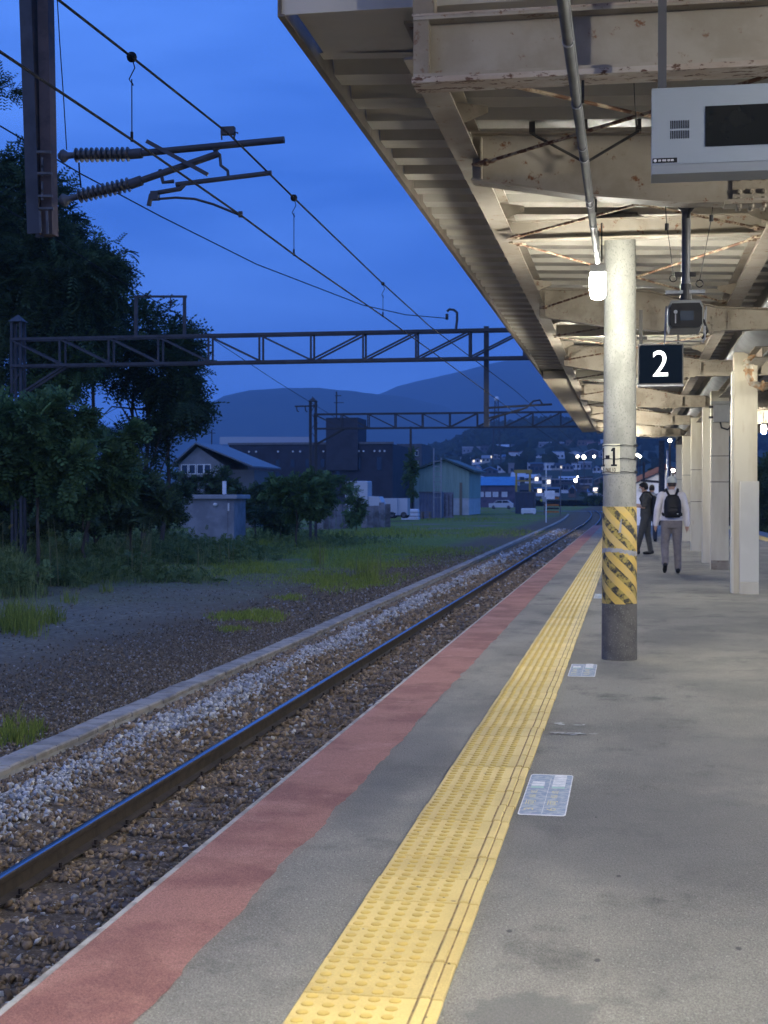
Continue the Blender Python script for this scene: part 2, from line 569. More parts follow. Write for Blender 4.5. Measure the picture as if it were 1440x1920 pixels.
def ground_mat():
    m = bpy.data.materials.new('yard_ground')
    m.use_nodes = True
    nt = m.node_tree
    nd = nt.nodes
    b = nd['Principled BSDF']
    b.inputs['Roughness'].default_value = 0.95
    b.inputs['Specular IOR Level'].default_value = 0.1
    geo = nd.new('ShaderNodeNewGeometry')
    sep = nd.new('ShaderNodeSeparateXYZ')
    lk(nt, geo.outputs['Position'], sep.inputs['Vector'])

    def nz(sc, det=6, ro=0.6):
        n = nd.new('ShaderNodeTexNoise')
        n.inputs['Scale'].default_value = sc; n.inputs['Detail'].default_value = det; n.inputs['Roughness'].default_value = ro
        lk(nt, geo.outputs['Position'], n.inputs['Vector'])
        return n.outputs['Fac']

    def rg(x, l, h):
        r = nd.new('ShaderNodeMapRange'); r.interpolation_type = 'SMOOTHSTEP'
        r.inputs['From Min'].default_value = l; r.inputs['From Max'].default_value = h
        lk(nt, x, r.inputs['Value'])
        return r.outputs['Result']

    def op(o, a, b_):
        x = nd.new('ShaderNodeMath'); x.operation = o
        for i, q in ((0, a), (1, b_)):
            if isinstance(q, (int, float)): x.inputs[i].default_value = q
            else: lk(nt, q, x.inputs[i])
        return x.outputs['Value']

    def mix(f, a, c):
        x = nd.new('ShaderNodeMixRGB')
        lk(nt, f, x.inputs['Fac'])
        for i, q in ((1, a), (2, c)):
            if isinstance(q, tuple): x.inputs[i].default_value = q + (1,)
            else: lk(nt, q, x.inputs[i])
        return x.outputs['Color']
    grit = mix(rg(nz(9, 8, .75), 0.36, 0.64), (0.105, 0.088, 0.06), (0.27, 0.24, 0.17))
    col = mix(op('MULTIPLY', rg(nz(0.35), 0.38, 0.62), .6), grit, (0.155, 0.132, 0.094))
    brown = mix(rg(nz(34, 3), 0.35, 0.65), (0.085, 0.062, 0.038), (0.20, 0.155, 0.10))
    xb = op('ADD', sep.outputs['X'], op('MULTIPLY', nz(0.6), 4.5))
    col = mix(rg(xb, -8.2, -5.4), col, brown)
    green = mix(rg(nz(5, 4), 0.4, 0.65), (0.10, 0.135, 0.03), (0.20, 0.24, 0.055))
    far = rg(op('ADD', sep.outputs['Y'], op('MULTIPLY', nz(0.12), 40.0)), 48.0, 72.0)
    gf = op('MULTIPLY', far, rg(nz(0.16), 0.36, 0.50))
    gf = op('MULTIPLY', gf, rg(op('MULTIPLY', sep.outputs['X'], -1.0), 7.5, 9.5))
    col = mix(gf, col, green)
    lk(nt, col, b.inputs['Base Color'])
    bp = nd.new('ShaderNodeBump')
    bp.inputs['Strength'].default_value = 0.9; bp.inputs['Distance'].default_value = 0.03
    lk(nt, nz(26, 4, 0.7), bp.inputs['Height'])
    lk(nt, bp.outputs['Normal'], b.inputs['Normal'])
    return m


def bend(y): return 0.0 if y < 110 else -((y - 110) ** 2) / 5000.0


g = MB()
gz = GZ - .03
gy = [-300, -5] + list(range(5, 231, 5)) + [7000]
lf = [(-5.13 + bend(min(y, 230)), y, gz) for y in gy]
rt_ = [((EX + bend(min(y, 230)) + .03) if y > 66 else EX + .05, y, gz) for y in gy]
n = len(gy)
g.add([(-4000, y, gz) for y in gy] + lf, [(i, n + i, n + i + 1, i + 1) for i in range(n - 1)])
g.add(rt_ + [(4000, y, gz) for y in gy], [(i, n + i, n + i + 1, i + 1) for i in range(n - 1)])
g.add([lf[0], rt_[0], rt_[1], lf[1], lf[-2], rt_[-2], rt_[-1], lf[-1]], [(0, 1, 2, 3), (4, 5, 6, 7)])
ground = g.build('ground', ground_mat())
tag(ground, 'dark gravel yard with weeds and grass patches beside the railway', kind='structure')


def bend(y): return 0.0 if y < 110 else -((y - 110) ** 2) / 5000.0


# track bed: a sheet of old brown ballast with the stones lying on it
bed_m = M('ballast_bed', (0.09, 0.064, 0.038), (0.155, 0.118, 0.075), scale=26, rough=0.95, bump=1.0, bscale=24, dist=0.03, speck=((0.28, 0.27, 0.26), 30, 0.62, 0.7))
yy = [-5 + i * 5 for i in range(48)]
bedp = [(-5.15, GZ - .01), (-4.95, GZ + .0), (-4.55, -0.985), (-4.2, -1.03), (-3.9, -1.085), (-3.72, -1.092), (-3.4, -1.092), (-2.2, -1.1), (EX + .02, -1.1)]
g = MB()
g.add([(x + bend(y) * (1 if x < -1.7 else 1), y, z) for y in yy for x, z in bedp],
      [(i * 9 + j, i * 9 + j + 1, (i + 1) * 9 + j + 1, (i + 1) * 9 + j) for i in range(len(yy) - 1) for j in range(8)])
bed = g.build('trackbed', bed_m, smooth=True)
tag(bed, 'brown ballast bed between platform and concrete trough', kind='structure')


def bed_z(x):
    return np.interp(x, [p[0] for p in bedp], [p[1] for p in bedp])


def ballast():
    P, S, C = [], [], []
    for (y0, y1, dens, size) in ((5.4, 13, 1050, 0.052), (13, 24, 520, 0.066), (24, 48, 150, 0.10), (48, 100, 42, 0.18)):
        n = int((y1 - y0) * 2.5 * dens)
        x = RNG.uniform(-5.1, -2.6, n)
        y = RNG.uniform(y0, y1, n)
        keep = np.abs(x + 3.72) > 0.075
        slp = np.abs(((y / 0.62) % 1.0) - 0.5) < 0.17                       # over the sleepers few stones lie
        keep &= ~(slp & (x > -4.35) & (RNG.uniform(size=n) < np.where(y < 40, 0.88, 0.2)))
        x, y = x[keep], y[keep]
        n = len(x)
        z = bed_z(x) + np.where(x > -4.35, RNG.uniform(-0.012, 0.022, n), RNG.uniform(-0.008, 0.028, n))
        s = size * RNG.uniform(0.6, 1.35, n)
        grey = 1 / (1 + np.exp(-((-x - 4.42) + RNG.normal(0, 0.09, n) + 0.10 * np.sin(y * 0.9)) / 0.06))
        grey *= 1 / (1 + np.exp(((-x - 4.86) + 0.05 * np.sin(y * 1.7)) / 0.03))
        grey = (RNG.uniform(size=n) < np.clip(grey, 0.08, 0.93))
        t = RNG.uniform(size=(n, 1))
        brown = (1 - t) * np.array([0.15, 0.102, 0.058]) + t * np.array([0.36, 0.265, 0.165])
        gr = (1 - t) * np.array([0.25, 0.245, 0.23]) + t * np.array([0.62, 0.60, 0.55])
        c = np.where(grey[:, None], gr, brown)
        dk = RNG.uniform(size=n) < 0.16
        c[dk] = c[dk] * 0.5 + np.array([0.03, 0.03, 0.028])
        P.append(np.stack([x + np.where(y > 110, -(y - 110) ** 2 / 5000, 0), y, z], 1)); S.append(s); C.append(c)
    # brown chips that spilled over the trough onto the yard
    for (y0, y1, x0, x1, n, size) in ((11, 26, -9.0, -5.55, 15000, 0.036), (26, 60, -9.0, -5.7, 7000, 0.06), (14, 45, -17, -7, 2600, 0.04)):
        x = x1 - np.abs(RNG.beta(1.1, 2.6, n)) * (x1 - x0)
        y = RNG.uniform(y0, y1, n)
        t = RNG.uniform(size=(n, 1))
        c = (1 - t) * np.array([0.085, 0.064, 0.040]) + t * np.array([0.235, 0.18, 0.12])
        w = RNG.uniform(size=n) < 0.12
        c[w] = np.array([0.30, 0.28, 0.26])
        P.append(np.stack([x, y, np.full(n, GZ - .02) + RNG.uniform(0, .012, n)], 1)); S.append(size * RNG.uniform(0.5, 1.4, n)); C.append(c)
    me = stone_mesh('gravel', np.concatenate(P), np.concatenate(S), np.concatenate(C), stone_m)
    return tag(link('gravel', me), 'loose brown and grey ballast stones along the rail', kind='stuff')


ballast()

# track
track = thing('railway_track', (-3.18, 6, RAILZ), 'rusty railway track with a shiny rail head beside the platform', 'track')


def rail_path(x, y0, y1, st): return [(x + bend(y), y) for y in np.arange(y0, y1 + .1, st)]


def rail(x):
    prof = [(-.062, -.153), (.062, -.153), (.062, -.142), (.012, -.125), (.009, -.05), (.030, -.038), (.032, -.010), (.025, -.0022), (.010, 0.0), (-.012, 0.0), (-.025, -.0018), (-.032, -.010), (-.030, -.038), (-.009, -.05), (-.012, -.125), (-.062, -.142)]
    pts = rail_path(x, -5, 108, 40) + rail_path(x, 112, 232, 8)
    n = len(prof)
    b = MB()
    vs_ = [(px + dx, py, RAILZ + dz) for px, py in pts for dx, dz in prof]
    b.v = [tuple(map(float, p)) for p in vs_]
    for i in range(len(pts) - 1):
        for j in range(n):
            b.f.append((i * n + j, i * n + (j + 1) % n, (i + 1) * n + (j + 1) % n, (i + 1) * n + j))
            b.m.append(1 if j in (7, 8, 9) else 0)
    return b.build('rail', [rail_side, rail_top], track)


rail(-3.72)
rail(-2.65)
sl = MB().cham(-1.05, 1.05, -0.11, 0.11, -0.14, 0, 0.008).mesh('sleeper', sleeper_m)
clip = MB().box(-.015, .015, -.035, .035, 0, .018).tube([(0, 0, 0), (0, 0, .05)], .013, 6).mesh('rail_fastening', rail_side)
for i in range(0, 120):
    y = 5.0 + 0.62 * i
    s = piece('sleeper', sl, track, (-3.18 + random.uniform(-.03, .03), y, -1.0745 + random.uniform(-.004, 0)), random.uniform(-.012, .012))
    if i < 40:
        for dx in (-.075, .075): piece('rail_fastening', clip, track, (-3.72 + dx, y, -1.076))

# concrete cable trough with its lids
def trough_x(y): return -5.28 - max(0.0, y - 22) * 0.0085 + bend(y)


tr = thing('cable_trough', (-5.3, 20, GZ), 'low pale concrete cable trough with worn lids along the track', 'cable trough')
b = MB()
ys = [8 + 4 * i for i in range(45)]
for i in range(len(ys) - 1):
    x0, x1 = trough_x(ys[i]), trough_x(ys[i + 1])
    b.add([(x0 - .118, ys[i], GZ - .1), (x0 + .118, ys[i], GZ - .1), (x0 + .118, ys[i], GZ + .03), (x0 - .118, ys[i], GZ + .03),
           (x1 - .118, ys[i + 1], GZ - .1), (x1 + .118, ys[i + 1], GZ - .1), (x1 + .118, ys[i + 1], GZ + .03), (x1 - .118, ys[i + 1], GZ + .03)],
          [(1, 5, 6, 2), (2, 6, 7, 3), (3, 7, 4, 0)])
b.build('trough_wall', concrete, tr)
lids = [MB().cham(-.132 + random.uniform(-.006, .006), .132 + random.uniform(-.006, .004), -.243, .243, 0, .05, .014).mesh('lid', trough_m) for _ in range(3)]
for i in range(150):
    y = 10 + i * 0.5
    piece('lid', random.choice(lids), tr, (trough_x(y) + random.uniform(-.008, .008), y, GZ + .033 + random.uniform(-.005, .006)), random.uniform(-.022, .022) + (math.pi if random.random() < .5 else 0), rot=None)
lid4 = MB().cham(-.132, .132, -1.99, 1.99, 0, .05, .012).mesh('lid', trough_m)
for i in range(24):
    y = 87 + i * 4
    piece('lid', lid4, tr, (trough_x(y), y, GZ + .034), 0.0085 + (.0004 * max(0, y - 110)))

# ------------------------------------------------------------------ platform
PLY0, PLY1 = -7.0, 67.0
RX = 5.02
b = MB()
b.box(EX, RX, PLY0, PLY1, -1.25, -0.001)
platform = b.build('platform', asphalt, base=(1.7, 30, -1.0))
tag(platform, 'grey asphalt island platform with a red painted edge', kind='structure')
b = MB()
b.box(EX - .012, EX - .001, PLY0, PLY1, -1.2, -.16)
b.build('retaining_wall', wall_conc, platform)
# red painted band with a ragged inner border
b = MB()
yr = np.concatenate([np.arange(2.5, 14, 0.045), np.arange(14, PLY1, 0.25)])
rag = 0
left, right = [], []
for y in yr:
    rag = rag * 0.6 + random.gauss(0, 0.0042)
    left.append((EX + .011, y, .003))
    right.append((-1.252 + rag + .003 * math.sin(y * 1.1), y, .003))
n = len(yr)
b.add(left + right, [(i, n + i, n + i + 1, i + 1) for i in range(n - 1)])
b.build('painted_band', red_m, platform)
nos = MB().cham(-.012, .012, -.995, .995, -.15, .005, .003).mesh('edge_nosing', M('pale_nosing', (0.34, 0.33, 0.30), (0.22, 0.21, 0.19), scale=9, rough=0.8, bump=0.4))
for i in range(32): piece('edge_nosing', nos, platform, (EX, 3.5 + i * 2.0, 0))

# yellow tactile tiles
TW = 0.386


def tile_mesh(lod):
    t = MB()
    g_ = .003
    t.cham(0, TW, -.15 + g_, .15 - g_, -.004, .012, .004)
    for ix in range(5):
        for iy in range(5):
            x, y = .034 + ix * .0565, -.12 + iy * .06
            if lod == 0: t.lathe([(.0175, .0118), (.0165, .0148), (.0125, .0168), (.005, .0176)], (x, y, 0), 10, mi=1)
            elif lod == 1: t.lathe([(.0175, .0118), (.0125, .0172)], (x, y, 0), 6, mi=1)
            else: t.lathe([(.0175, .0118), (.0125, .0172)], (x, y, 0), 4, mi=1)
    t.cham(.322, .352, -.143, .143, .0118, .018, .004)
    for xa, xb in ((.315, .3225), (.3515, .3575)): t.box(xa, xb, -.147, .147, .011, .0124, 2)
    return t.mesh('tile', [yellow_m, yellow_d, M('tile_grime', (.30, .20, .07), (.16, .11, .05), scale=30, rough=.8)], smooth=(lod == 0))


tiles = [tile_mesh(0), tile_mesh(1), tile_mesh(2)]
for i in range(214):
    y = 2.7 + i * 0.3
    o = piece('tile', tiles[0 if y < 8 else 1 if y < 18 else 2], platform, (-.873 + random.uniform(-.0025, .0025), y, random.uniform(-.001, .001)), random.uniform(-.004, .004))
for i in range(76):
    y = 44 + i * 0.3
    piece('tile', tiles[2], platform, (4.42, y, 0), PI)

# worn line of old paint on the asphalt beside the tiles
b = MB()
mk = at(1078, 1368, Z=0)
for k in range(26):
    x, y = mk.x + random.uniform(-.12, .13), mk.y + random.choice((-.19, -.15, .12, .16)) + random.uniform(-.04, .04)
    w, h = random.uniform(.008, .05), random.uniform(.004, .02)
    a = [random.uniform(.6, 1.3) for _ in range(7)]
    b.add([(x + w * a[i] * math.cos(2 * PI * i / 7), y + h * a[i] * math.sin(2 * PI * i / 7), .0035 + .0002 * k) for i in range(7)], [tuple(range(7))])
b.build('worn_paint', M('worn_white_paint', (0.42, 0.42, 0.41), (0.3, 0.3, 0.29), scale=20, rough=.9), platform)

# drifted grit along the tiles and the pillar feet
pts = np.stack([RNG.uniform(EX + .03, 3.0, 900), RNG.uniform(3, 16, 900), np.full(900, .001)], 1)
me = stone_mesh('grit', pts, RNG.uniform(.002, .006, 900), np.repeat(RNG.uniform(.08, .34, (900, 1)), 3, 1), stone_m)
o = piece('grit', me, platform, WLOC[platform.name])
o.location = tuple(-np.array(WLOC[platform.name]))
o['kind'] = 'stuff'

# ------------------------------------------------------------------ canopy
ZR = 3.735                                   # underside of the folded roof plates at the edge
Y0, Y1 = 6.64, 49.2
CX = 1.72                                    # middle of the platform
canopy = thing('platform_canopy', (CX, 8.9, 0), 'long cream steel platform canopy with folded metal roof and rusty beams', 'canopy')


def zroof(x): return ZR - 0.035 * (x - EX) if x < CX else ZR - 0.035 * (2 * CX - x - EX)


# folded plate, one pitch of 0.5 m per panel, running across the platform
def panel(x0, x1):
    prof = [(-.25, .0), (-.13, .0), (-.075, .14), (.075, .14), (.13, .0), (.25, .0)]
    prof = [(-.25, 0.0), (-.145, 0.0), (-.085, .105), (.085, .105), (.145, 0.0), (.2485, 0.0)]
    t = .004
    b = MB()
    za, zb = zroof(x0) - ZR, zroof(x1) - ZR
    n = len(prof)
    vs_ = []
    for x, dz in ((x0, za), (x1, zb)):
        vs_ += [(x, y, z + dz) for y, z in prof] + [(x, y, z + dz + t) for y, z in prof]
    fs_ = []
    for i in range(n - 1):
        fs_.append((i, i + 1, 2 * n + i + 1, 2 * n + i))
        fs_.append((n + i + 1, n + i, 3 * n + i, 3 * n + i + 1))
        fs_.append((i, n + i, n + i + 1, i + 1))
        fs_.append((2 * n + i, 2 * n + i + 1, 3 * n + i + 1, 3 * n + i))
    b.add(vs_, fs_)
    return b.mesh('roof_panel', roof_m)


pl, pr = panel(EX - .018, 1.47), panel(1.97, 5.10)
k = 0
y = 7.72
while y < Y1:
    piece('roof_panel', pl, canopy, (0, y, ZR + random.uniform(-.002, .002)))
    piece('roof_panel', pr, canopy, (0, y, ZR))
    y += 0.5
# flat flashing at the near end
b = MB()
b.box(EX + .01, 5.06, Y0 + .02, 7.52, ZR - .004, ZR - .001)
b.box(EX - .02, 5.08, Y0, Y0 + .012, ZR - .07, ZR + .62)
b.build('end_flashing', roof_m, canopy)
b = MB()
for x in np.arange(-1.4, 5, .26): b.lathe([(.008, 0), (.006, -.006)], (x, Y0 - .001, ZR + .02 + .25 * ((x * 7) % 1 > .5)), 6, (0, -1, 0))
b.build('bolt', dark_m, canopy)
# edge fascia / gutter in lengths
for i, (a, c) in enumerate(((Y0 - .02, 9.05), (9.06, 13.2), (13.21, 18.6), (18.61, 26.5), (26.51, 34.0), (34.01, 42.0), (42.01, Y1))):
    b = MB()
    b.prism([(EX - .035, ZR - .085), (EX + .0, ZR - .085), (EX + .0, ZR - .075), (EX - .02, ZR - .07), (EX - .02, ZR + .2), (EX - .035, ZR + .2)], 'y', a, c)
    b.build('edge_trim', fascia_m, canopy)
b = MB()
b.prism([(5.07, ZR - .085), (5.135, ZR - .085), (5.135, ZR + .2), (5.12, ZR + .2), (5.12, ZR - .075), (5.07, ZR - .075)], 'y', Y0, Y1)
b.build('edge_trim', fascia_m, canopy)
# boxed soffit of the farther half
b = MB()
b.box(EX + .032, -1.14, 26.7, Y1 - .01, 3.55, 3.70)
b.build('soffit', M('soffit_sheet', (0.36, 0.31, 0.235), (0.30, 0.25, 0.19), scale=.8, rough=.6), canopy)


def i_prof(cx, z0, w, h, tf=.012, tw=.008):
    z1 = z0 + h
    return [(cx - w / 2, z0), (cx + w / 2, z0), (cx + w / 2, z0 + tf), (cx + tw / 2, z0 + tf), (cx + tw / 2, z1 - tf), (cx + w / 2, z1 - tf),
            (cx + w / 2, z1), (cx - w / 2, z1), (cx - w / 2, z1 - tf), (cx - tw / 2, z1 - tf), (cx - tw / 2, z0 + tf), (cx - w / 2, z0 + tf)]


# long purlins
for x, z0, w in ((-1.02, 3.50, .15), (1.10, 3.41, .15), (2.34, 3.41, .15), (4.46, 3.50, .15)):
    b = MB()
    b.prism(i_prof(x, z0, w, .19), 'y', 6.9, Y1 - .05)
    b.build('purlin', steel, canopy)
for x in (-1.02, 1.10):                                        # gusset plates on the purlin
    for y in (8.3, 11.2, 11.9, 15.2, 16.5, 18.2, 21.2, 25.0):
        b = MB()
        sx = 1 if x < 0 else -1
        b.prism([(x + sx * .010, 3.53 if x < 0 else 3.44), (x + sx * .20, 3.60 if x < 0 else 3.51), (x + sx * .20, 3.64 if x < 0 else 3.55), (x + sx * .010, 3.67 if x < 0 else 3.58)], 'y', y, y + .012)
        b.build('gusset', steel2, canopy)

# near end beam that carries the next, higher roof
b = MB()
zb, zt = 3.268, 3.545
b.prism([(6.42, zb), (6.58, zb), (6.58, zb + .016), (6.505, zb + .016), (6.505, zt - .016), (6.58, zt - .016), (6.58, zt), (6.42, zt), (6.42, zt - .016), (6.495, zt - .016), (6.495, zb + .016), (6.42, zb + .016)], 'x', -.975, 4.45)
b.build('end_beam', steel, canopy)
rusty_flange = M('rust_specked_flange', (0.42, 0.365, 0.32), (0.34, 0.27, 0.22), scale=5, rough=.75, bump=.5, bscale=60, rust=(.09, .042, .026), rlo=.53, rhi=.60, rscale=24, stretch=(.5, 1, 1))
MB().box(-.982, 4.455, 6.414, 6.586, zb - .026, zb - .0005).build('flange_plate', rusty_flange, canopy)
MB().box(-.982, 4.455, 6.417, 6.583, zt + .0005, zt + .010).build('flange_plate', rusty_flange, canopy)
MB().box(-.975, -.905, 6.425, 6.575, zb + .017, zt - .017).build('end_plate', steel2, canopy)
MB().box(-.98, -.885, 6.44, 6.56, zt + .001, 4.5).build('stub_post', steel2, canopy)
MB().box(4.36, 4.455, 6.44, 6.56, zt + .001, 4.5).build('stub_post', steel2, canopy)

# frames: tapered bracket beams
FR = [8.99, 15.85, 21.85, 29.4, 36.6, 43.6]


def frame(y, sp):
    def half(sx):
        X = lambda x: x if sx > 0 else 2 * CX - x
        b = MB()
        zt = 3.665
        bot = [(-.985, 3.355), (-.3, 3.235), (.35, 3.165), (CX - .02, 3.165)]
        top = [(CX - .02, 3.36), (1.2, 3.385), (.95, 3.40), (.2, zt - .07), (-.985, zt - .02)]
        b.prism([(X(px), pz) for px, pz in bot + top], 'y', y - .006, y + .006)
        for (p, q) in zip(bot[:-1], bot[1:]):
            b.bar((X(p[0]), y, p[1]), (X(q[0]), y, q[1]), .16, .014, up=(0, 0, 1))
        for (p, q) in zip(top[:-1], top[1:]):
            b.bar((X(p[0]), y, p[1] + .007), (X(q[0]), y, q[1] + .007), .15, .014, up=(0, 0, 1))
        b.build('bracket_beam', steel if sp else steel2, canopy)
        # splice plate with its bolts
        b = MB()
        for (x0, x1) in ((.62, .92),):
            a, c = sorted((X(x0), X(x1)))
            b.box(a, c, y - .019, y - .0065, 3.185, 3.345)
            b.box(a - .05, c + .05, y - .085, y + .085, 3.143, 3.1575)
            for ix in range(4):
                for iz in range(2):
                    b.lathe([(.016, 0), (.016, .016), (.010, .022)], (a + .04 + ix * .073, y - .019, 3.225 + iz * .08), 6, (0, -1, 0))
                for yy_ in (-.05, .05):
                    b.lathe([(.016, 0), (.016, .018), (.010, .024)], (a + .04 + ix * .073, y + yy_, 3.143), 6, (0, 0, -1))
                    b.lathe([(.016, 0), (.016, .014)], (a + .04 + ix * .073, y + yy_, 3.172), 6, (0, 0, 1))
        b.build('splice_plate', steel2, canopy)
        # stiffeners
        b = MB()
        for x in (-.93, 1.05, 1.5): b.box(min(X(x), X(x + .01)), max(X(x), X(x + .01)), y - .07, y - .0065, 3.36 if x < 0 else 3.175, 3.62 if x < 0 else 3.36)
        b.build('stiffener', steel2, canopy)
    half(1)
    half(-1)


for i, y in enumerate(FR): frame(y, i < 1)
# lighter cross beams half way
MID = [11.55, 18.6, 25.4, 32.8, 40.0, 46.8]
for y in MID:
    for (xa, xb) in ((-.94, 1.02), (2.42, 4.38)):
        b = MB()
        z0 = 3.425
        b.prism([(y - .055, z0), (y + .055, z0), (y + .055, z0 + .01), (y + .004, z0 + .01), (y + .004, z0 + .15), (y + .05, z0 + .15), (y + .05, z0 + .158), (y - .05, z0 + .158), (y - .05, z0 + .15), (y - .004, z0 + .15), (y - .004, z0 + .01), (y - .055, z0 + .01)], 'x', xa, xb)
        b.build('cross_beam', cream if y > 15 else steel, canopy)
# wind bracing
ALLY = sorted([6.75] + FR + MID)
for a, c in zip(ALLY[:-1], ALLY[1:]):
    for (xa, xb) in ((-.95, 1.03),) + (((2.42, 4.38),) if a > 14 else ()):
        for s in (0, 1):
            p = (xa if s else xb, a + .12, 3.43 + .012 * s)
            q = (xb if s else xa, c - .12, 3.43 + .012 * s)
            b = MB()
            d = (Vector(q) - Vector(p)).normalized()
            b.tube([p, q], .011, 6)
            for e, sg in ((Vector(p), 1), (Vector(q), -1)):
                b.bar(e, e + d * .16 * sg, .07, .012)
                b.lathe([(.018, -.02), (.018, .02)], e + d * .1 * sg, 6)
            b.build('brace_rod', rod_m, canopy)

# valley gutter in the middle
b = MB()
n = 14
ring = [(CX + .262 * math.cos(PI + PI * i / n), 3.52 + .20 * math.sin(PI + PI * i / n)) for i in range(n + 1)]
prof = ring + [(x * .97 + CX * .03, z + .006) for x, z in reversed(ring)]
b.prism(prof, 'y', 7.0, Y1)
b.build('valley_gutter', M('grey_gutter', (0.24, 0.25, 0.26), (0.19, 0.195, 0.2), scale=2, rough=.5, bump=.1, rust=(.3, .3, .3), rlo=.62, rhi=.7, rscale=3), canopy, smooth=True)


for x in (1.447, 1.986):
    MB().box(x, x + .008, 7.0, Y1, 3.47, 3.86).build('rib_closure', roof_m, canopy)


# pillars
def pillar(u0, u1, v, cover=None, h=3.15, bands=(), depth=.30):
    p0, p1 = at(u0, v, Z=0), at(u1, v, Z=0)
    y = (p0.y + p1.y) / 2 + depth / 2
    x0, x1 = p0.x, p1.x
    b = MB()
    b.box(x0, x1, y - depth / 2, y + depth / 2, 0, h)
    o = b.build('pillar', cream, canopy)
    for z in bands:
        b = MB().box(x0 - .004, x1 + .004, y - depth / 2 - .004, y + depth / 2 + .004, z - .006, z + .006)
        b.build('joint_strip', dark_m, o)
    return o, x0, x1, y


o, x0, x1, y = pillar(1376, 1419, 1113, h=3.36)
b = MB().box(x0 + .075, x1 + .012, y - .29, y - .152, .17, 1.565)
b.build('cover_panel', cream2, o)
b = MB().cham(x0 + .075, x1 + .012, y - .295, y - .152, .0, .165, .01)
b.build('plinth', cream, o)
b = MB().box(x0 - .03, x0 - .001, y - .12, y + .12, 0.0, 3.1)
b.build('side_strip', cream2, o)
# rusty downpipe from the gutter round the pillar head
b = MB()
gx, gy = (x0 + x1) / 2 - .02, y - .24
b.tube([(CX, gy, 3.31), (gx + .05, gy, 3.24), (gx + .05, gy, 3.02), (gx + .09, gy, 2.93), (gx + .19, gy, 2.885), (gx + .62, gy, 2.88), (gx + .9, gy, 2.86)], .052, 12)
for z in (3.10, 3.17, 3.235): b.lathe([(.075, -.014), (.075, .014)], (gx + .05, gy, z), 12)
for xx in (.24, .36, .5): b.lathe([(.078, -.016), (.078, .016)], (gx + xx, gy, 2.883), 12, (1, 0, 0))
b.build('downpipe', M('rusty_pipe', (.42, .38, .30), (.30, .17, .08), scale=9, lo=.42, hi=.56, rough=.8, bump=.5), canopy, smooth=True)
o, x0, x1, y = pillar(1333, 1366, 1068, bands=(1.62, 2.10), h=3.3)
b = MB()
b.box(x0 + .002, x1 - .002, y - .157, y - .151, .0, .17)
b.build('plinth', steel2, o)
# switch box with its cable
b = MB()
b.cham(x0 + .03, x1 + .0, y - .30, y - .152, 2.72, 3.05, .02)
b.box(x0 - .01, x1 + .02, y - .31, y - .15, 3.052, 3.10)
bx = b.build('switch_box', M('grey_box_paint', (.42, .42, .39), (.37, .37, .34), scale=4, rough=.5), o)
b = MB().tube([((x0 + x1) / 2, y - .23, 2.72), ((x0 + x1) / 2 + .02, y - .23, 2.62), (x1 - .03, y - .23, 2.58), (x1 + .035, y - .23, 2.64), (x1 + .05, y - .23, 2.8), (x1 + .06, y - .2, 3.2)], .016, 8)
b.build('cable', cable_m, bx, smooth=True)
b = MB().box(x0 - .05, x0 + .028, y - .26, y - .2, 2.79, 2.83).box(x0 - .05, x0 + .028, y - .26, y - .2, 2.98, 3.02)
b.build('hinge_bracket', dark_m, bx)
pillar(1317, 1331, 1055, h=3.3, depth=.3)
o, x0, x1, y = pillar(1295.5, 1318.5, 1033, bands=(1.22, 2.01), h=3.3)
o, x0, x1, y = pillar(1279.5, 1295, 1014.5, bands=(1.15, 1.99), h=3.36)
o, x0, x1, y = pillar(1267.5, 1279, 1002, bands=(1.95,), h=3.5)
b = MB()
b.box(.4, 3.2, Y1 + .3, 55, 3.55, 3.75)
b.build('rear_roof', roof_m, canopy)
# shadowy middle beam on the pillar heads
b = MB()
b.prism(i_prof(CX, 3.175, .2, .15), 'y', 19.2, 54.0)
b.build('ridge_beam', steel2, canopy)

# the next, higher roof over the camera, out of the picture
near_roof = thing('higher_canopy', (1.7, 0, 0), 'higher metal canopy over the near end of the platform', 'canopy')
b = MB().box(-1.5, 5.0, -7, 6.55, 4.50, 4.58)
b.build('roof_sheet', roof_m, near_roof)
b = MB()
for yy_ in (-6, -2, 2, 6.0): b.box(-1.4, 4.9, yy_ - .06, yy_ + .06, 4.30, 4.499)
b.build('rafter', steel, near_roof)
for yy_ in (-6, -2.4):
    b = MB().box(1.57, 1.87, yy_ - .15, yy_ + .15, 0, 4.29)
    b.build('pillar', cream, near_roof)

# ------------------------------------------------------------------ catenary pole on the platform
pb = at(1161, 1239, Z=0)
PX, PY = pb.x, pb.y + .145


def pole_r(z): return .1435 - z * .0042


pole = thing('concrete_pole', (PX, PY, 0), 'round concrete pole with yellow and black hazard stripes beside the tactile tiles', 'pole')
pole_m = M('pole_concrete', (0.34, 0.335, 0.30), (0.265, 0.265, 0.235), scale=6, rough=0.9, bump=0.7, bscale=70, rust=(0.30, 0.34, 0.18), rlo=0.60, rhi=0.82, rscale=2.6, speck=((0.22, 0.215, 0.2), 90, 0.55, 0.68), stretch=(1, 1, .6), dist=.005)
pole_d = M('pole_foot', (0.135, 0.125, 0.11), (0.10, 0.095, 0.085), scale=9, rough=0.92, bump=0.7, bscale=80, speck=((0.2, 0.19, 0.17), 80, 0.58, 0.68), dist=.005)
b = MB()
b.lathe([(pole_r(z), z) for z in (.46, 1.28, 2.2, 3.2, 4.2, 5.4, 6.6)], (PX, PY, 0), 40)
b.build('shaft', pole_m, pole, smooth=True)
b = MB()
b.lathe([(pole_r(0) + .004, -.002), (pole_r(.46) + .003, .466)], (PX, PY, 0), 40)
b.build('foot', pole_d, pole, smooth=True)


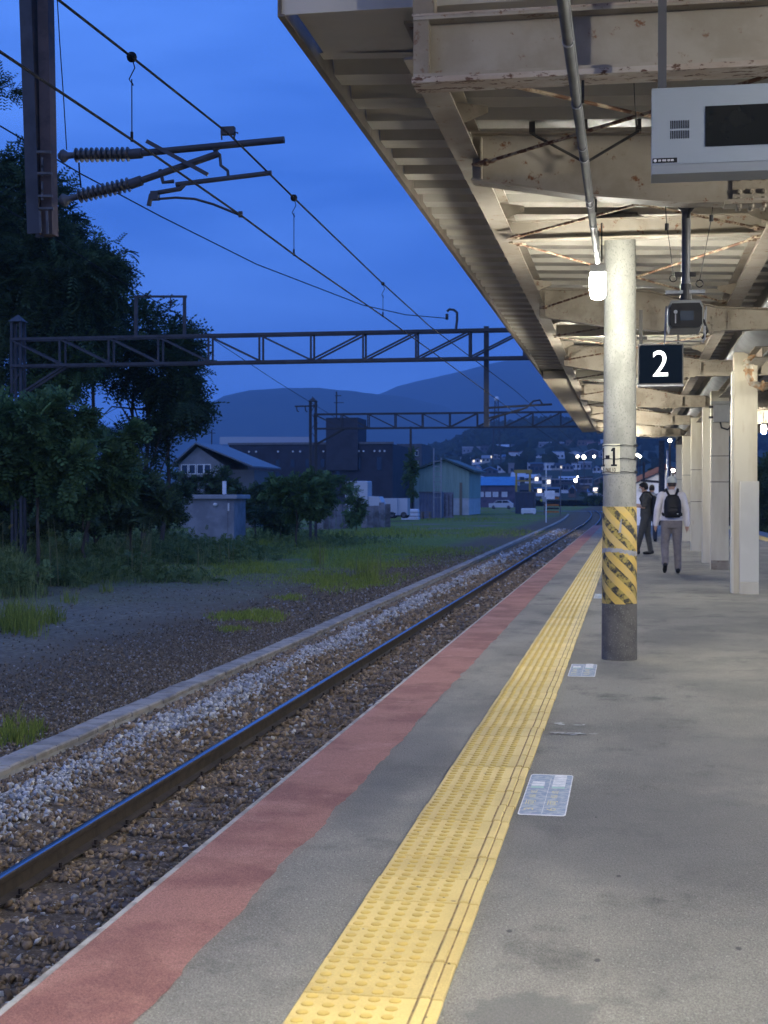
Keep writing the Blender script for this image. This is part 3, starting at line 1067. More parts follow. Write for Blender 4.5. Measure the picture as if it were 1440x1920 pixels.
def hazard_mat():
    m = bpy.data.materials.new('hazard_paint')
    m.use_nodes = True
    nt = m.node_tree
    nd = nt.nodes
    bs = nd['Principled BSDF']
    bs.inputs['Roughness'].default_value = 0.65
    tc = nd.new('ShaderNodeTexCoord')
    sep = nd.new('ShaderNodeSeparateXYZ')
    lk(nt, tc.outputs['Object'], sep.inputs['Vector'])

    def op(o, a, b_=0.0, c=None):
        x = nd.new('ShaderNodeMath'); x.operation = o
        for i, q in enumerate((a, b_) if c is None else (a, b_, c)):
            if isinstance(q, (int, float)): x.inputs[i].default_value = q
            else: lk(nt, q, x.inputs[i])
        return x.outputs['Value']

    def nz(sc, det=6, ro=.6, w=None):
        n = nd.new('ShaderNodeTexNoise')
        n.inputs['Scale'].default_value = sc; n.inputs['Detail'].default_value = det; n.inputs['Roughness'].default_value = ro
        lk(nt, tc.outputs['Object'] if w is None else w, n.inputs['Vector'])
        return n.outputs['Fac']

    def rg(x, l, h):
        r = nd.new('ShaderNodeMapRange'); r.interpolation_type = 'SMOOTHSTEP'
        r.inputs['From Min'].default_value = l; r.inputs['From Max'].default_value = h
        lk(nt, x, r.inputs['Value'])
        return r.outputs['Result']

    def mix(f, a, c):
        x = nd.new('ShaderNodeMixRGB'); lk(nt, f, x.inputs['Fac'])
        for i, q in ((1, a), (2, c)):
            if isinstance(q, tuple): x.inputs[i].default_value = q + (1,)
            else: lk(nt, q, x.inputs[i])
        return x.outputs['Color']
    ang = op('ARCTAN2', sep.outputs['X'], op('MULTIPLY', sep.outputs['Y'], -1.0))
    t = op('ADD', op('MULTIPLY', sep.outputs['Z'], 1.0), op('MULTIPLY', ang, 0.135))
    t = op('FRACT', op('DIVIDE', op('ADD', t, 3.0), 0.158))
    stripe = rg(op('ABSOLUTE', op('SUBTRACT', t, 0.5)), 0.255, 0.235)                 # 1 inside the black stripe
    wear = rg(nz(17, 8, .7), 0.43, 0.58)
    yel = mix(rg(nz(5), .4, .65), (0.60, 0.40, 0.085), (0.50, 0.36, 0.13))
    yel = mix(rg(nz(30, 5), .62, .72), yel, (0.30, 0.22, 0.1))
    blk = mix(wear, (0.028, 0.026, 0.02), (0.36, 0.27, 0.06))
    col = mix(stripe, yel, blk)
    col = mix(rg(nz(4, 10, .75), .66, .69), col, (0.33, 0.33, 0.31))
    lk(nt, col, bs.inputs['Base Color'])
    bp = nd.new('ShaderNodeBump'); bp.inputs['Strength'].default_value = .5; bp.inputs['Distance'].default_value = .004
    lk(nt, nz(40), bp.inputs['Height']); lk(nt, bp.outputs['Normal'], bs.inputs['Normal'])
    return m


b = MB()
b.lathe([(pole_r(.47) + .0035, .466), (pole_r(.47) + .0035, .475), (pole_r(1.26) + .0035, 1.268), (pole_r(1.27) + .001, 1.272)], (PX, PY, 0), 40)
b.build('hazard_band', hazard_mat(), pole, smooth=True)


def cyl(a, z, e):
    """point on the pole's face: a = angle seen from the camera, positive to the right"""
    t = a + math.atan2(-PX, PY) * 0
    r = pole_r(z) + e
    d = math.atan2(PX, PY)
    return (PX + r * math.sin(t + 0) * math.cos(d) - r * math.cos(t) * math.sin(d) * 1.0, PY - r * math.cos(t) * math.cos(d) - r * math.sin(t) * math.sin(d), z)


def wrap(poly_fn, na, nzz, e):
    """grid on the pole surface from poly_fn(i/na, j/nz) -> (angle, z)"""
    vs_ = [cyl(*poly_fn(i / na, j / nzz), e) for j in range(nzz + 1) for i in range(na + 1)]
    return vs_, [(j * (na + 1) + i, j * (na + 1) + i + 1, (j + 1) * (na + 1) + i + 1, (j + 1) * (na + 1) + i) for j in range(nzz) for i in range(na)]


b = MB()
jag = [random.uniform(-.012, .012) for _ in range(40)]
vs_, fs_ = wrap(lambda u, w: (R(-85 + 172 * u), .898 + .018 * math.sin(u * 5) + (w - .5) * (.036 + jag[int(u * 30)]) + jag[(int(u * 30) + 7) % 40] * .4), 30, 2, .005)
b.add(vs_, fs_)
vs_, fs_ = wrap(lambda u, w: (R(-4 + 9 * u * (1 - .6 * w) + 8 * w), 1.06 + w * .11 + jag[int(w * 8)] * .3), 2, 8, .005)
b.add(vs_, fs_)
b.build('cement_repair', M('cement_repair', (0.36, 0.36, 0.36), (0.28, 0.28, 0.28), scale=20, rough=.9, bump=.6), pole)

# number plate strapped round the pole
za, zb = at(1161, 888, Y=PY - .14).z, at(1161, 832, Y=PY - .14).z
b = MB()
vs_, fs_ = wrap(lambda u, w: (R(-112 + 113 * u), za + (zb - za) * w), 22, 1, .006)
b.add(vs_, fs_)
vs2, fs2 = wrap(lambda u, w: (R(-112 + 113 * u), za + (zb - za) * w), 22, 1, .002)
b.add(vs2, [f[::-1] for f in fs2])
plate = b.build('number_plate', M('plate_enamel', (0.74, 0.70, 0.52), (0.66, 0.60, 0.42), scale=7, rough=.35, rust=(.42, .26, .12), rlo=.68, rhi=.8, rscale=12), pole, smooth=True)
hz = zb - za


def slab_one(a0, z0, h, w):
    """digit 1 with a foot and a flag, as angle/z polygons"""
    k = 1.0
    return [[(a0 - w * .17, z0), (a0 + w * .17, z0), (a0 + w * .17, z0 + h), (a0 - w * .17, z0 + h)],
            [(a0 - w * .42, z0), (a0 + w * .42, z0), (a0 + w * .42, z0 + h * .10), (a0 - w * .42, z0 + h * .10)],
            [(a0 - w * .42, z0 + h * .80), (a0 - w * .17, z0 + h * .82), (a0 - w * .17, z0 + h), (a0 - w * .42, z0 + h * .88)]]


dig = MB()
for a0 in (-19, -67):
    for q, pg in enumerate(slab_one(R(a0), za + hz * .25, hz * .62, R(24))):
        dig.add([cyl(a, z, .0078 + .0004 * q) for a, z in pg], [tuple(range(len(pg)))])
dig.add([cyl(R(a), z, .008) for a, z in ((-53, za + hz * .49), (-35, za + hz * .49), (-35, za + hz * .62), (-53, za + hz * .62))], [(0, 1, 2, 3)])
dig.build('numeral', black_m, plate)
tm = text_mesh('D 1968.10', black_m, size=.040)
tb = MB()
brown = M('plate_brown', (.05, .03, .01), rough=.5)
for p in tm.polygons:
    tb.add([cyl(R(-42) + tm.vertices[i].co.x * 6.0, za + hz * .115 + tm.vertices[i].co.y * 1.25, .0085) for i in p.vertices], [tuple(range(len(p.vertices)))])
tb.build('date_lettering', brown, plate)
for zz in (za + .012, (za + zb) / 2, zb - .014):
    b = MB()
    b.tube([cyl(R(a), zz + .004 * math.sin(a * .1), .008) for a in range(-150, 151, 10)], .003, 5)
    for a in (62, 70): b.box(cyl(R(a), zz, .01)[0] - .010, cyl(R(a), zz, .01)[0] + .010, cyl(R(a), zz, .012)[1] - .012, cyl(R(a), zz, .01)[1] + .004, zz - .008, zz + .010)
    b.build('strap', dark_m, pole)

# roof collar where the pole goes through
b = MB()
b.lathe([(.16, 3.63), (.20, 3.665), (.20, 3.69)], (PX, PY, 0), 24)
b.build('roof_collar', dark_m, pole)

# ------------------------------------------------------------------ lamps
lamp_em = emis('lamp_diffuser', (1.0, 0.965, 0.84), LAMP_POWER / (PI * 0.086))
lamp_case = M('lamp_case', (.55, .54, .48), (.48, .47, .42), scale=5, rough=.5)


def lamp(p, label, group='platform lamps under the canopy', first=[None], glow=None):
    x, y, z = p
    t = thing('platform_lamp', (x, y, z), label, 'lamp', group)
    if first[0] is None:
        a = MB().box(-.055, .055, -.055, .055, .10, .155).lathe([(.05, .085), (.066, .10)], (0, 0, 0), 16).mesh('lamp_case', lamp_case)
        d = MB().lathe([(.022, -.105), (.05, -.092), (.062, -.06), (.064, .06), (.056, .084)], (0, 0, 0), 18).mesh('diffuser', lamp_em, smooth=True)
        s = MB().tube([(0, 0, .155), (0, 0, .42)], .012, 8).mesh('stem', dark_m)
        first[0] = (a, d, s)
    for nm, me in zip(('lamp_case', 'diffuser', 'stem'), first[0]):
        o = piece(nm, me, t, p)
        if glow and nm == 'diffuser':
            o.data = me.copy()
            o.data.materials[0] = glow
    return t


def hooded(p, label, first=[None]):
    """downlight: opaque hood, light only below"""
    t = thing('platform_lamp', p, label, 'lamp', 'platform lamps under the canopy')
    if first[0] is None:
        h = MB().add(*[[], []])
        n = 20
        for r, z in ((.03, .16), (.10, .13), (.13, -.03), (.124, -.03), (.096, .12), (.03, .145)): h.v += [(r * math.cos(2 * PI * j / n), r * math.sin(2 * PI * j / n), z) for j in range(n)]
        for i in range(5):
            for j in range(n): h.f.append((i * n + j, (i + 1) * n + j, (i + 1) * n + (j + 1) % n, i * n + (j + 1) % n)); h.m.append(0)
        d = MB().lathe([(.088, .09), (.088, .105)], (0, 0, 0), n)
        s_ = MB().tube([(0, 0, .14), (0, 0, .45)], .012, 8)
        first[0] = (h.mesh('hood', lamp_case, smooth=True), d.mesh('diffuser', emis('assumed_downlight_diffuser', (1.0, .95, .80), HOOD_POWER / (PI * .0243))), s_.mesh('stem', dark_m))
    for nm, me in zip(('hood', 'diffuser', 'stem'), first[0]): piece(nm, me, t, p)
    return t


LP = at(1121, 536, D=10.85)
lamp(LP, 'glaring white lamp at the end of the conduit beside the concrete pole', glow=emis('pole_lamp_diffuser', (1.0, 0.98, 0.86), 92.0 / (PI * .086)))
hooded((-.4, 1.6, 4.05), 'assumed hooded lamp under the higher canopy above the camera')  # assumed lamp out of view, inferred from the lit asphalt below it
hooded((3.4, 2.4, 4.05), 'assumed hooded lamp under the higher canopy over the far platform edge')  # second assumed downlight, also out of view
lamp((3.3, 3.6, 3.75), 'added unseen lamp brightening the end beam and display board', glow=emis('fill_lamp_diffuser', (1.0, .965, .85), 320.0 / (PI * .086)))  # fill lamp added out of view to light the beam face and display
lamp((3.36, 7.6, 3.1), 'added unseen lamp brightening the middle of the platform', glow=MATS['fill_lamp_diffuser'])  # second added fill, out of view, evens out the mid platform
lamp((3.36, 11.5, 3.0), 'assumed unseen lamp over the far platform edge next to the display board')  # unseen lamp, assumed as part of the far-side row
for i, y in enumerate((19.6, 27.6, 35.4, 43.2)):
    lamp((LP.x + .02, y, 3.05), ('assumed lamp hidden behind the concrete pole, first beyond it', 'assumed hidden lamp second beyond the concrete pole', 'assumed hidden lamp third beyond the concrete pole', 'assumed hidden lamp fourth beyond the concrete pole')[i])  # hidden lamps, assumed from the brightly lit beams beyond the pole
RL = at(1432, 805, D=34.8)
for i, y in enumerate((20.0, RL.y, 44.5)):
    lamp((RL.x, y, RL.z), ('assumed unseen lamp over the far side beyond the first pillar', 'small bright lamp between the pillars at the picture border', 'assumed unseen lamp over the far side near the canopy end')[i])  # only the middle lamp is seen, the other two are assumed

lamp((PX + .01, PY + .42, 3.0), 'added lamp hidden behind the concrete pole to brighten the roof', glow=emis('roof_fill_diffuser', (1.0, .96, .84), 110.0 / (PI * .086)))  # invented lamp, kept out of sight by the pole, lifts the roof underside

# conduit
cd = thing('conduit', (LP.x, 8, LP.z + .2), 'grey steel conduit running along the platform to the lamp', 'conduit')
zc = LP.z + .17
b = MB()
b.tube([(LP.x + .0, -4, zc), (LP.x, LP.y + .02, zc)], .020, 10)
b.tube([(LP.x + .012, -4, zc + .03), (LP.x + .012, LP.y - .1, zc + .03)], .012, 8)
b.build('pipe', M('conduit_grey', (.10, .103, .108), (.075, .077, .082), scale=5, rough=.7), cd, smooth=True)
for y in (5.6, 6.5, 7.3, 7.55, 8.6, 8.75, 9.4, 10.4):
    b = MB().tube([(LP.x, y, zc), (LP.x, y + .018, zc)], .024, 10)
    b.build('clip', galv, cd)
for y in (6.5, 9.0, 10.9):
    b = MB().bar((LP.x + .03, y, zc), (LP.x + .03, y, 3.24 if y < 10 else 3.43), .012, .012)
    b.build('hanger', dark_m, cd)

# ------------------------------------------------------------------ number sign
s0, s1 = at(1196, 645, D=14.0), at(1281, 722, D=14.0)
sign = thing('platform_sign', (s0.x, s0.y, s1.z), 'black square platform sign with a glowing white numeral 2 behind the concrete pole', 'sign')
sy = s0.y
b = MB().cham(s0.x, s1.x, sy, sy + .12, s1.z, s0.z, .004)
b.build('case', M('sign_case', (.05, .05, .055), rough=.4), sign)
b = MB().box(s0.x + .012, s1.x - .012, sy - .004, sy - .0005, s1.z + .014, s0.z - .014)
b.build('face', M('sign_face', (.004, .007, .014), rough=.9, spec=0.0), sign)
b = MB().box(s0.x - .006, s1.x + .006, sy - .008, sy + .13, s1.z - .016, s1.z - .001)
b.build('lower_rail', galv, sign)
tm = text_mesh('2', emis('sign_glow', (.93, 1.0, .97), 1.6), size=.40, depth=.0015)
bb = [v.co for v in tm.vertices]
hx, hy = max(v.x for v in bb) - min(v.x for v in bb), max(v.y for v in bb) - min(v.y for v in bb)
cx, cy = (max(v.x for v in bb) + min(v.x for v in bb)) / 2, (max(v.y for v in bb) + min(v.y for v in bb)) / 2
th = (at(0, 658, D=14).z - at(0, 706, D=14).z)
k = th / hy
nb = at(1238, 682, D=14.0)
o = piece('numeral', tm, sign, (nb.x - cx * k * .93, sy - .006, nb.z - cy * k), rot=(PI / 2, 0, 0), scale=(k * .93, k, 1))
b = MB().bar((s0.x + .03, sy + .06, s0.z), (s0.x + .03, sy + .06, 3.2), .035, .035)
b.box(s0.x - .01, s0.x + .09, sy + .03, sy + .09, s0.z + .05, s0.z + .075)
b.build('hanger', dark_m, sign)
b = MB().bar((s1.x - .05, sy + .06, s0.z), (s1.x - .05, sy + .06, 3.2), .02, .02)
b.build('hanger', dark_m, sign)

# ------------------------------------------------------------------ information display
d0 = at(1222, 166, D=6.0)
d1 = at(1222, 314, D=6.0)
disp = thing('display_board', (d0.x, d0.y, d1.z), 'silver information display with a dark screen hanging under the roof', 'display')
dz1, dz0 = d0.z, d1.z
DW = 1.05
rotz = R(1.0)
silver = M('silver_case', (.36, .40, .44), (.33, .37, .41), scale=2, rough=.45, metal=.25, bump=.03)


def db(x0, x1, y0, y1, z0, z1, name, mat, parent, c=.003):
    w = WLOC[disp.name]
    b = MB().cham(w[0] + x0, w[0] + x1, w[1] + y0, w[1] + y1, z0, z1, c)
    return b.build(name, mat, parent)


case = db(0, DW, 0, .16, dz0 + .012, dz1, 'case', silver, disp)
db(.0, DW, -.006, .17, dz0 - .03, dz0 + .010, 'lower_frame', M('case_grey', (.30, .32, .34), rough=.5, metal=.3), disp)
sx0 = (1320 - 1222) / F * 6.0
sz1, sz0 = at(1320, 204, D=6.0).z, at(1320, 279, D=6.0).z
db(sx0, DW - .06, -.004, -.0008, sz0, sz1, 'screen', M('dark_screen', (.008, .010, .012), (.012, .014, .016), scale=3, rough=.12, spec=.5), disp, .0005)
b = MB()
w = WLOC[disp.name]
gx0, gx1 = 35 / F * 6, 68 / F * 6
for row in ((228, 243), (247, 262)):
    za_, zb_ = at(1270, row[1], D=6.0).z, at(1270, row[0], D=6.0).z
    for i in range(11):
        x = w[0] + gx0 + (gx1 - gx0) * i / 10
        b.box(x - .0018, x + .0018, w[1] - .002, w[1] - .0004, za_, zb_)
b.build('speaker_grille', black_m, disp)
za_, zb_ = at(1240, 306, D=6.0).z, at(1240, 297, D=6.0).z
b = MB().cham(w[0] + .004, w[0] + .106, w[1] - .002, w[1] - .0006, za_, zb_, .001)
lab = b.build('maker_label', black_m, disp)
b = MB()
zc_ = (za_ + zb_) / 2
b.lathe([(.0068, 0), (.0068, .001)], (w[0] + .015, w[1] - .002, zc_), 14, (0, -1, 0))
x = w[0] + .028
for wd in (.012, .003, .016, .003, .014, .012):
    for k in range(int(wd / .004)):
        b.box(x, x + .003, w[1] - .0032, w[1] - .0021, zc_ - .004, zc_ + .004)
        x += .004
    x += .0025
b.build('label_print', white_m, lab)
b = MB().bar((d0.x + .045, d0.y + .08, dz1), (d0.x + .045, d0.y + .08, 4.5), .036, .036)
b.build('hanger', M('hanger_grey', (.10, .10, .11), rough=.5, metal=.3), disp)
b = MB().bar((d0.x + .95, d0.y + .08, dz1), (d0.x + .95, d0.y + .08, 4.5), .036, .036)
b.build('hanger', MATS['hanger_grey'], disp)
b = MB().tube([at(1180, 0, D=6.6), at(1187, 120, D=6.7), at(1191, 205, D=6.9), at(1195, 235, D=7.0)], .0025, 5)
b.lathe([(.012, -.02), (.012, .02)], at(1181, 25, D=6.6), 8)
b.build('drop_wire', cable_m, disp)

# ------------------------------------------------------------------ monitoring camera on its drop pipe
hd = at(1287, 372, D=8.95)
mc = thing('platform_camera', (hd.x, hd.y, at(1287, 645, D=8.95).z), 'boxy black camera in a wire cradle on a grey drop pipe', 'camera')
cyY = hd.y


def q(u, v, dy=0.0):
    p = at(u, v, Y=cyY)
    return Vector((p.x, p.y + dy, p.z))


b = MB().tube([q(1287, 366), q(1285.5, 575)], .028, 14)
b.build('drop_pipe', M('pipe_grey', (.10, .10, .105), (.075, .075, .08), scale=7, rough=.45, metal=.3), mc, smooth=True)
b = MB()
pts = [q(1262, 362), q(1322, 362), q(1302, 392), q(1296, 400), q(1277, 400), q(1271, 392)]
b.prism([(p.x, p.z) for p in pts], 'y', cyY - .05, cyY - .04)
b.box(q(1252, 360).x, q(1337, 360).x, cyY - .10, cyY + .06, q(0, 364).z, q(0, 356).z)
b.build('mount_plate', MATS['pipe_grey'], mc)
b = MB()
for (u, v) in ((1282, 366), (1303, 366), (1282, 372), (1303, 372)): b.lathe([(.009, 0), (.006, .012)], q(u, v, -.05), 8, (0, -1, 0))
b.build('bolt', galv, mc)
for pts in ([(1246, 372), (1247, 382), (1250, 428), (1255, 460), (1262, 518)], [(1336, 372), (1336, 386), (1333, 412), (1322, 470), (1311, 528)]):
    b = MB().tube([q(u, v, -.05) for u, v in pts], .0028, 5)
    b.lathe([(.013, -.02), (.013, .02)], q(*pts[2], -.05), 8)
    b.box(q(*pts[0]).x - .02, q(*pts[0]).x + .02, cyY - .07, cyY - .03, q(*pts[0]).z - .02, q(*pts[0]).z + .02)
    e = q(*pts[-1], -.05)
    b.tube([e + Vector((.022 * math.cos(t), 0, -.02 + .022 * math.sin(t))) for t in [i * PI / 6 for i in range(13)]], .004, 5, caps=False)
    b.build('safety_wire', cable_m, mc)
b = MB().lathe([(.036, -.05), (.036, .05)], q(1286, 548), 14).box(q(1266, 0).x, q(1306, 0).x, cyY - .015, cyY + .015, q(0, 552).z, q(0, 544).z)
b.build('clamp', dark_m, mc)
# wire cradle
b = MB()
for dy in (-.09, .09):
    b.tube([q(1249, 578, dy), q(1246, 644, dy)], .004, 6)
    b.tube([q(1323, 578, dy), q(1320, 640, dy)], .004, 6)
b.tube([q(1246, 644, -.09), q(1320, 642, -.09)], .004, 6)
for u in (1249, 1323): b.tube([q(u, 578, -.09), q(u, 578, .09)], .004, 6)
b.box(q(1249, 0).x, q(1323, 0).x, cyY - .03, cyY + .03, q(0, 582).z, q(0, 576).z)
b.build('cradle', galv, mc)
b = MB()
x0, x1, z0, z1 = q(1253, 0).x, q(1318, 0).x, q(0, 645).z, q(0, 597).z
cx_, w_ = (x0 + x1) / 2, (x1 - x0) / 2
sec = [(-.86, 0), (.86, 0), (1, .14), (1, .80), (.84, 1), (-.84, 1), (-1, .80), (-1, .14)]
b.prism([(cx_ + w_ * a, z0 + (z1 - z0) * c) for a, c in sec], 'y', cyY - .13, cyY + .22)
bd = b.build('housing', M('camera_case', (.22, .225, .22), (.17, .175, .17), scale=6, rough=.4, metal=.3), mc)
b = MB()
b.prism([(cx_ + w_ * a * .93, z0 + (z1 - z0) * (.02 + c * .86)) for a, c in sec], 'y', cyY - .155, cyY - .131)
b.build('front_bezel', black_m, bd)
b = MB().cham(cx_ - w_ * .32, cx_ + w_ * .45, cyY - .160, cyY - .1555, z0 + .045, z0 + .105, .001)
b.build('lens_window', M('lens_glass', (.03, .04, .06), rough=.08, spec=.6), bd)
b = MB().lathe([(.012, 0), (.012, .006)], (cx_ - w_ * .58, cyY - .155, z0 + .10), 10, (0, -1, 0)).box(cx_ - w_ * .62, cx_ - w_ * .55, cyY - .159, cyY - .1555, z0 + .03, z0 + .085)
b.build('latch', galv, bd)
b = MB().tube([q(1287, 580, -.05), q(1300, 590, -.11), q(1318, 605, -.12), q(1326, 622, -.05), q(1318, 632, .05)], .008, 8)
b.build('cable', cable_m, mc, smooth=True)
b = MB().tube([q(1440, 350, -.1), q(1340, 351, -.1), q(1310, 360, -.09), q(1296, 368, -.07), q(1294, 390, -.05), q(1290, 412, -.05)], [.022, .022, .012, .010, .010, .010], 8)
b.build('supply_cable', cable_m, mc, smooth=True)

# three-legged rod hanger on the first bracket beam
b = MB()
fy = FR[0] - .09
hub = at(1098, 305, Y=fy)
for (u, v) in ((998, 245), (1096, 240), (1197, 240)):
    p = at(u, v, Y=fy)
    b.tube([p, (p.x, fy, p.z - .02), hub], .009, 6)
    b.box(p.x - .018, p.x + .018, fy - .03, fy + .03, p.z - .015, p.z + .05)
b.lathe([(.014, -.05), (.014, .05)], hub, 8)
tag(b.build('rod_hanger', dark_m, base=tuple(hub)), 'dark three-legged rod hanger fixed to the first bracket beam', 'hanger')

# ------------------------------------------------------------------ floor stickers
st_blue = M('sticker_blue', (.20, .26, .36), (.34, .38, .44), scale=28, lo=.4, hi=.6, rough=.7, rust=(.10, .13, .2), rlo=.6, rhi=.66, rscale=40)
st_white = M('sticker_white', (.66, .67, .68), (.5, .52, .55), scale=30, rough=.7)
st_green = M('sticker_green', (.32, .50, .44), rough=.7)
st_yel = M('sticker_yellow', (.60, .52, .28), (.48, .44, .28), scale=30, rough=.7)


def sticker(cx, cy, label, wx=.205, ly=.90):
    t = thing('floor_sticker', (cx, cy, 0), label, 'floor sticker', 'boarding stickers beside the tactile tiles')

    def rr(w, l, rad, z, mat, name, parent):
        pts = []
        for sx, sy, a0 in ((1, 1, 0), (-1, 1, 90), (-1, -1, 180), (1, -1, 270)):
            for k in range(5):
                a = R(a0 + 22.5 * k)
                pts.append((cx + sx * (w / 2 - rad) + rad * math.cos(a), cy + sy * (l / 2 - rad * 2) + 2 * rad * math.sin(a), z))
        b = MB().add(pts, [tuple(range(len(pts)))])
        return b.build(name, mat, parent)
    rr(wx, ly, .016, .0022, st_white, 'border', t)
    f = rr(wx - .010, ly - .035, .013, .0028, st_blue, 'panel', t)
    b = MB().add([(cx - .001, cy - ly * .46, .0033), (cx + .001, cy - ly * .46, .0033), (cx + .001, cy + ly * .4, .0033), (cx - .001, cy + ly * .4, .0033)], [(0, 1, 2, 3)])
    b.build('dividing_line', st_white, t)
    for sx, n, num in ((-1, 2, '3'), (1, 5, '6')):
        x = cx + sx * wx * .235 - .005
        b = MB()
        y0 = cy + ly * .13
        for k in range(n):
            yy_ = y0 + .045 + k * .056
            w2 = .030 if not (k == n - 1) else .028
            b.add([(x - .030, yy_, .0034), (x + .030, yy_, .0034), (x + w2, yy_ + .049, .0034), (x - w2, yy_ + .049, .0034)], [(0, 1, 2, 3)])
        b.build('train_mark', st_white, t)
        b = MB().add([(x - .030, y0, .0034), (x + .030, y0, .0034), (x + .030, y0 + .038, .0034), (x - .030, y0 + .038, .0034)], [(0, 1, 2, 3)])
        b.build('train_base', st_green, t)
        for ch, yy_, sz in ((num, cy - ly * .37, .115), ('両', cy - ly * .225, .10), ('編', cy - ly * .075, .07), ('成', cy + ly * .03, .07)):
            me = text_mesh(ch, st_yel, size=sz)
            piece('lettering', me, t, (x - .006, yy_, .0040), rot=(0, 0, PI / 2), scale=(1.0, .52, 1))
    return t


p = at(1026, 1489, Z=0)
sticker(p.x, p.y, 'scuffed blue sticker with train marks lying alone on the asphalt')
p = at(1093, 1257, Z=0)
sticker(p.x, p.y, 'blue sticker with train marks at the foot of the concrete pole', ly=.80)
p = at(1129, 1118, Z=0)
sticker(p.x, p.y, 'small far sticker half hidden behind the striped pole')

# ------------------------------------------------------------------ overhead line
mast_m = M('mast_steel', (.05, .052, .058), (.036, .038, .042), scale=4, rough=.6, metal=.2, bump=.15)
mast_b = M('mast_primer', (.075, .05, .042), (.05, .035, .03), scale=6, rough=.7, bump=.2)
insul = M('insulator_glaze', (.06, .054, .046), (.04, .036, .032), scale=8, rough=.35, spec=.5)
CY = PY + .0
dm = thing('drop_mast', tuple(at(82, 443, Y=CY)), 'grey steel drop mast hanging at the picture corner with cantilever insulators', 'catenary support')


def e(u, v, dy=0.0):
    p = at(u, v, Y=CY)
    return Vector((p.x, p.y + dy, p.z))


b = MB()
top, bot = e(62, -220), e(81, 440)
b.bar(e(47, -220, -.08), e(70, 441, -.08), .115, .016, up=(0, 1, 0))
b.bar(e(47, -220, .10), e(70, 441, .10), .115, .016, up=(0, 1, 0))
fl = b.build('flange', mast_m, dm)
b = MB()
b.bar(e(58, -220, .01), e(80, 441, .01), .012, .166, up=(0, 1, 0))
b.bar(e(80, -220, .02), e(92, 441, .02), .10, .14, up=(0, 1, 0))
b.build('web', mast_b, dm)
b = MB()
for (u, v) in ((90, 290), (92, 330), (93, 372), (95, 395)): b.bar(e(u - 12, v, -.1), e(u + 14, v, -.1), .03, .02)
b.bar(e(84, 400, -.11), e(86, 441, -.11), .02, .01)
b.bar(e(97, 400, -.11), e(99, 443, -.11), .02, .01)
for v in (300, 315, 345, 360): b.bar(e(88, v, -.10), e(88, v + 20, -.10), .014, .02)
b.build('clamp', M('dull_clamp', (.09, .09, .09), (.06, .06, .06), scale=8, rough=.6), dm)


def ribbed(a, c, n, r0, r1):
    """insulator body between two points"""
    a, c = Vector(a), Vector(c)
    d = c - a
    L = d.length
    prof = []
    for i in range(n):
        h = L * i / n
        prof += [(r0, h), (r1, h + L / n * .32), (r1 * .97, h + L / n * .46), (r0, h + L / n * .62)]
    prof.append((r0, L))
    return prof, a, d


def arm(p0, i0, i1, end, rt, nm):
    b = MB()
    b.tube([e(*p0), e(*i0)], .028, 10)
    b.lathe([(.02, 0), (.055, .03), (.06, .05), (.03, .09), (.028, .12)], e(*p0), 14, (e(*i0) - e(*p0)))
    b.build('end_fitting', MATS['dull_clamp'], dm, smooth=True)
    b = MB()
    pr, a, d = ribbed(e(*i0), e(*i1), 11, .038, .066)
    b.lathe(pr, a, 18, d)
    b.build('insulator', insul, dm, smooth=True)
    b = MB()
    dd = (e(*end) - e(*i1)).normalized()
    b.tube([e(*i1) - dd * .01, e(*i1) + dd * .10], .045, 12)
    b.tube([e(*i1) + dd * .05, e(*end)], rt, 12)
    b.build(nm, mast_m, dm, smooth=True)


arm((110, 293), (140, 291), (246, 289), (533, 262), .030, 'top_tube')
arm((112, 378), (147, 368), (246, 345), (410, 288), .030, 'diagonal_tube')
b = MB().bar(e(278, 267, -.05), e(393, 330, -.05), .035, .012, up=(0, 1, 0))
b.build('brace', mast_m, dm)
b = MB().tube([e(330, 346), e(509, 324)], .022, 10)
b.tube([e(405, 285), e(412, 290), e(414, 310), e(427, 320), e(428, 332)], .014, 8)
b.tube([e(400, 282), e(412, 276), e(415, 268)], .02, 8)
b.build('registration_tube', mast_m, dm, smooth=True)
b = MB().tube([e(345, 346), e(338, 354), e(297, 361), e(283, 366), e(279, 386)], .022, 8)
b.box(e(283, 0).x, e(297, 0).x, CY - .03, CY + .03, e(0, 386).z, e(0, 370).z)
b.tube([e(300, 318), e(306, 342), e(326, 340)], .018, 8)
b.build('drop_bracket', mast_m, dm, smooth=True)
b = MB().tube([e(297, 373), e(330, 370.5), e(365, 373), e(400, 383), e(432, 396), e(452, 404)], .011, 8)
b.lathe([(.02, -.02), (.02, .03)], e(451, 403), 8)
b.build('steady_arm', dark_m, dm, smooth=True)
b = MB().box(e(415, 0).x, e(440, 0).x, CY - .03, CY + .03, e(0, 272).z, e(0, 258).z)
b.tube([e(416, 262), e(415, 250), e(421, 249)], .008, 6)
b.tube([e(438, 262), e(441, 247), e(446, 250)], .010, 6)
b.build('messenger_clamp', dark_m, dm)
b = MB().tube([e(104, -60), e(112, 80), e(119, 180), e(125, 281)], .005, 6)
b.tube([e(148, 305), e(149, 325), e(152, 352)], .008, 6)
b.build('bond_cable', wire_m, dm)

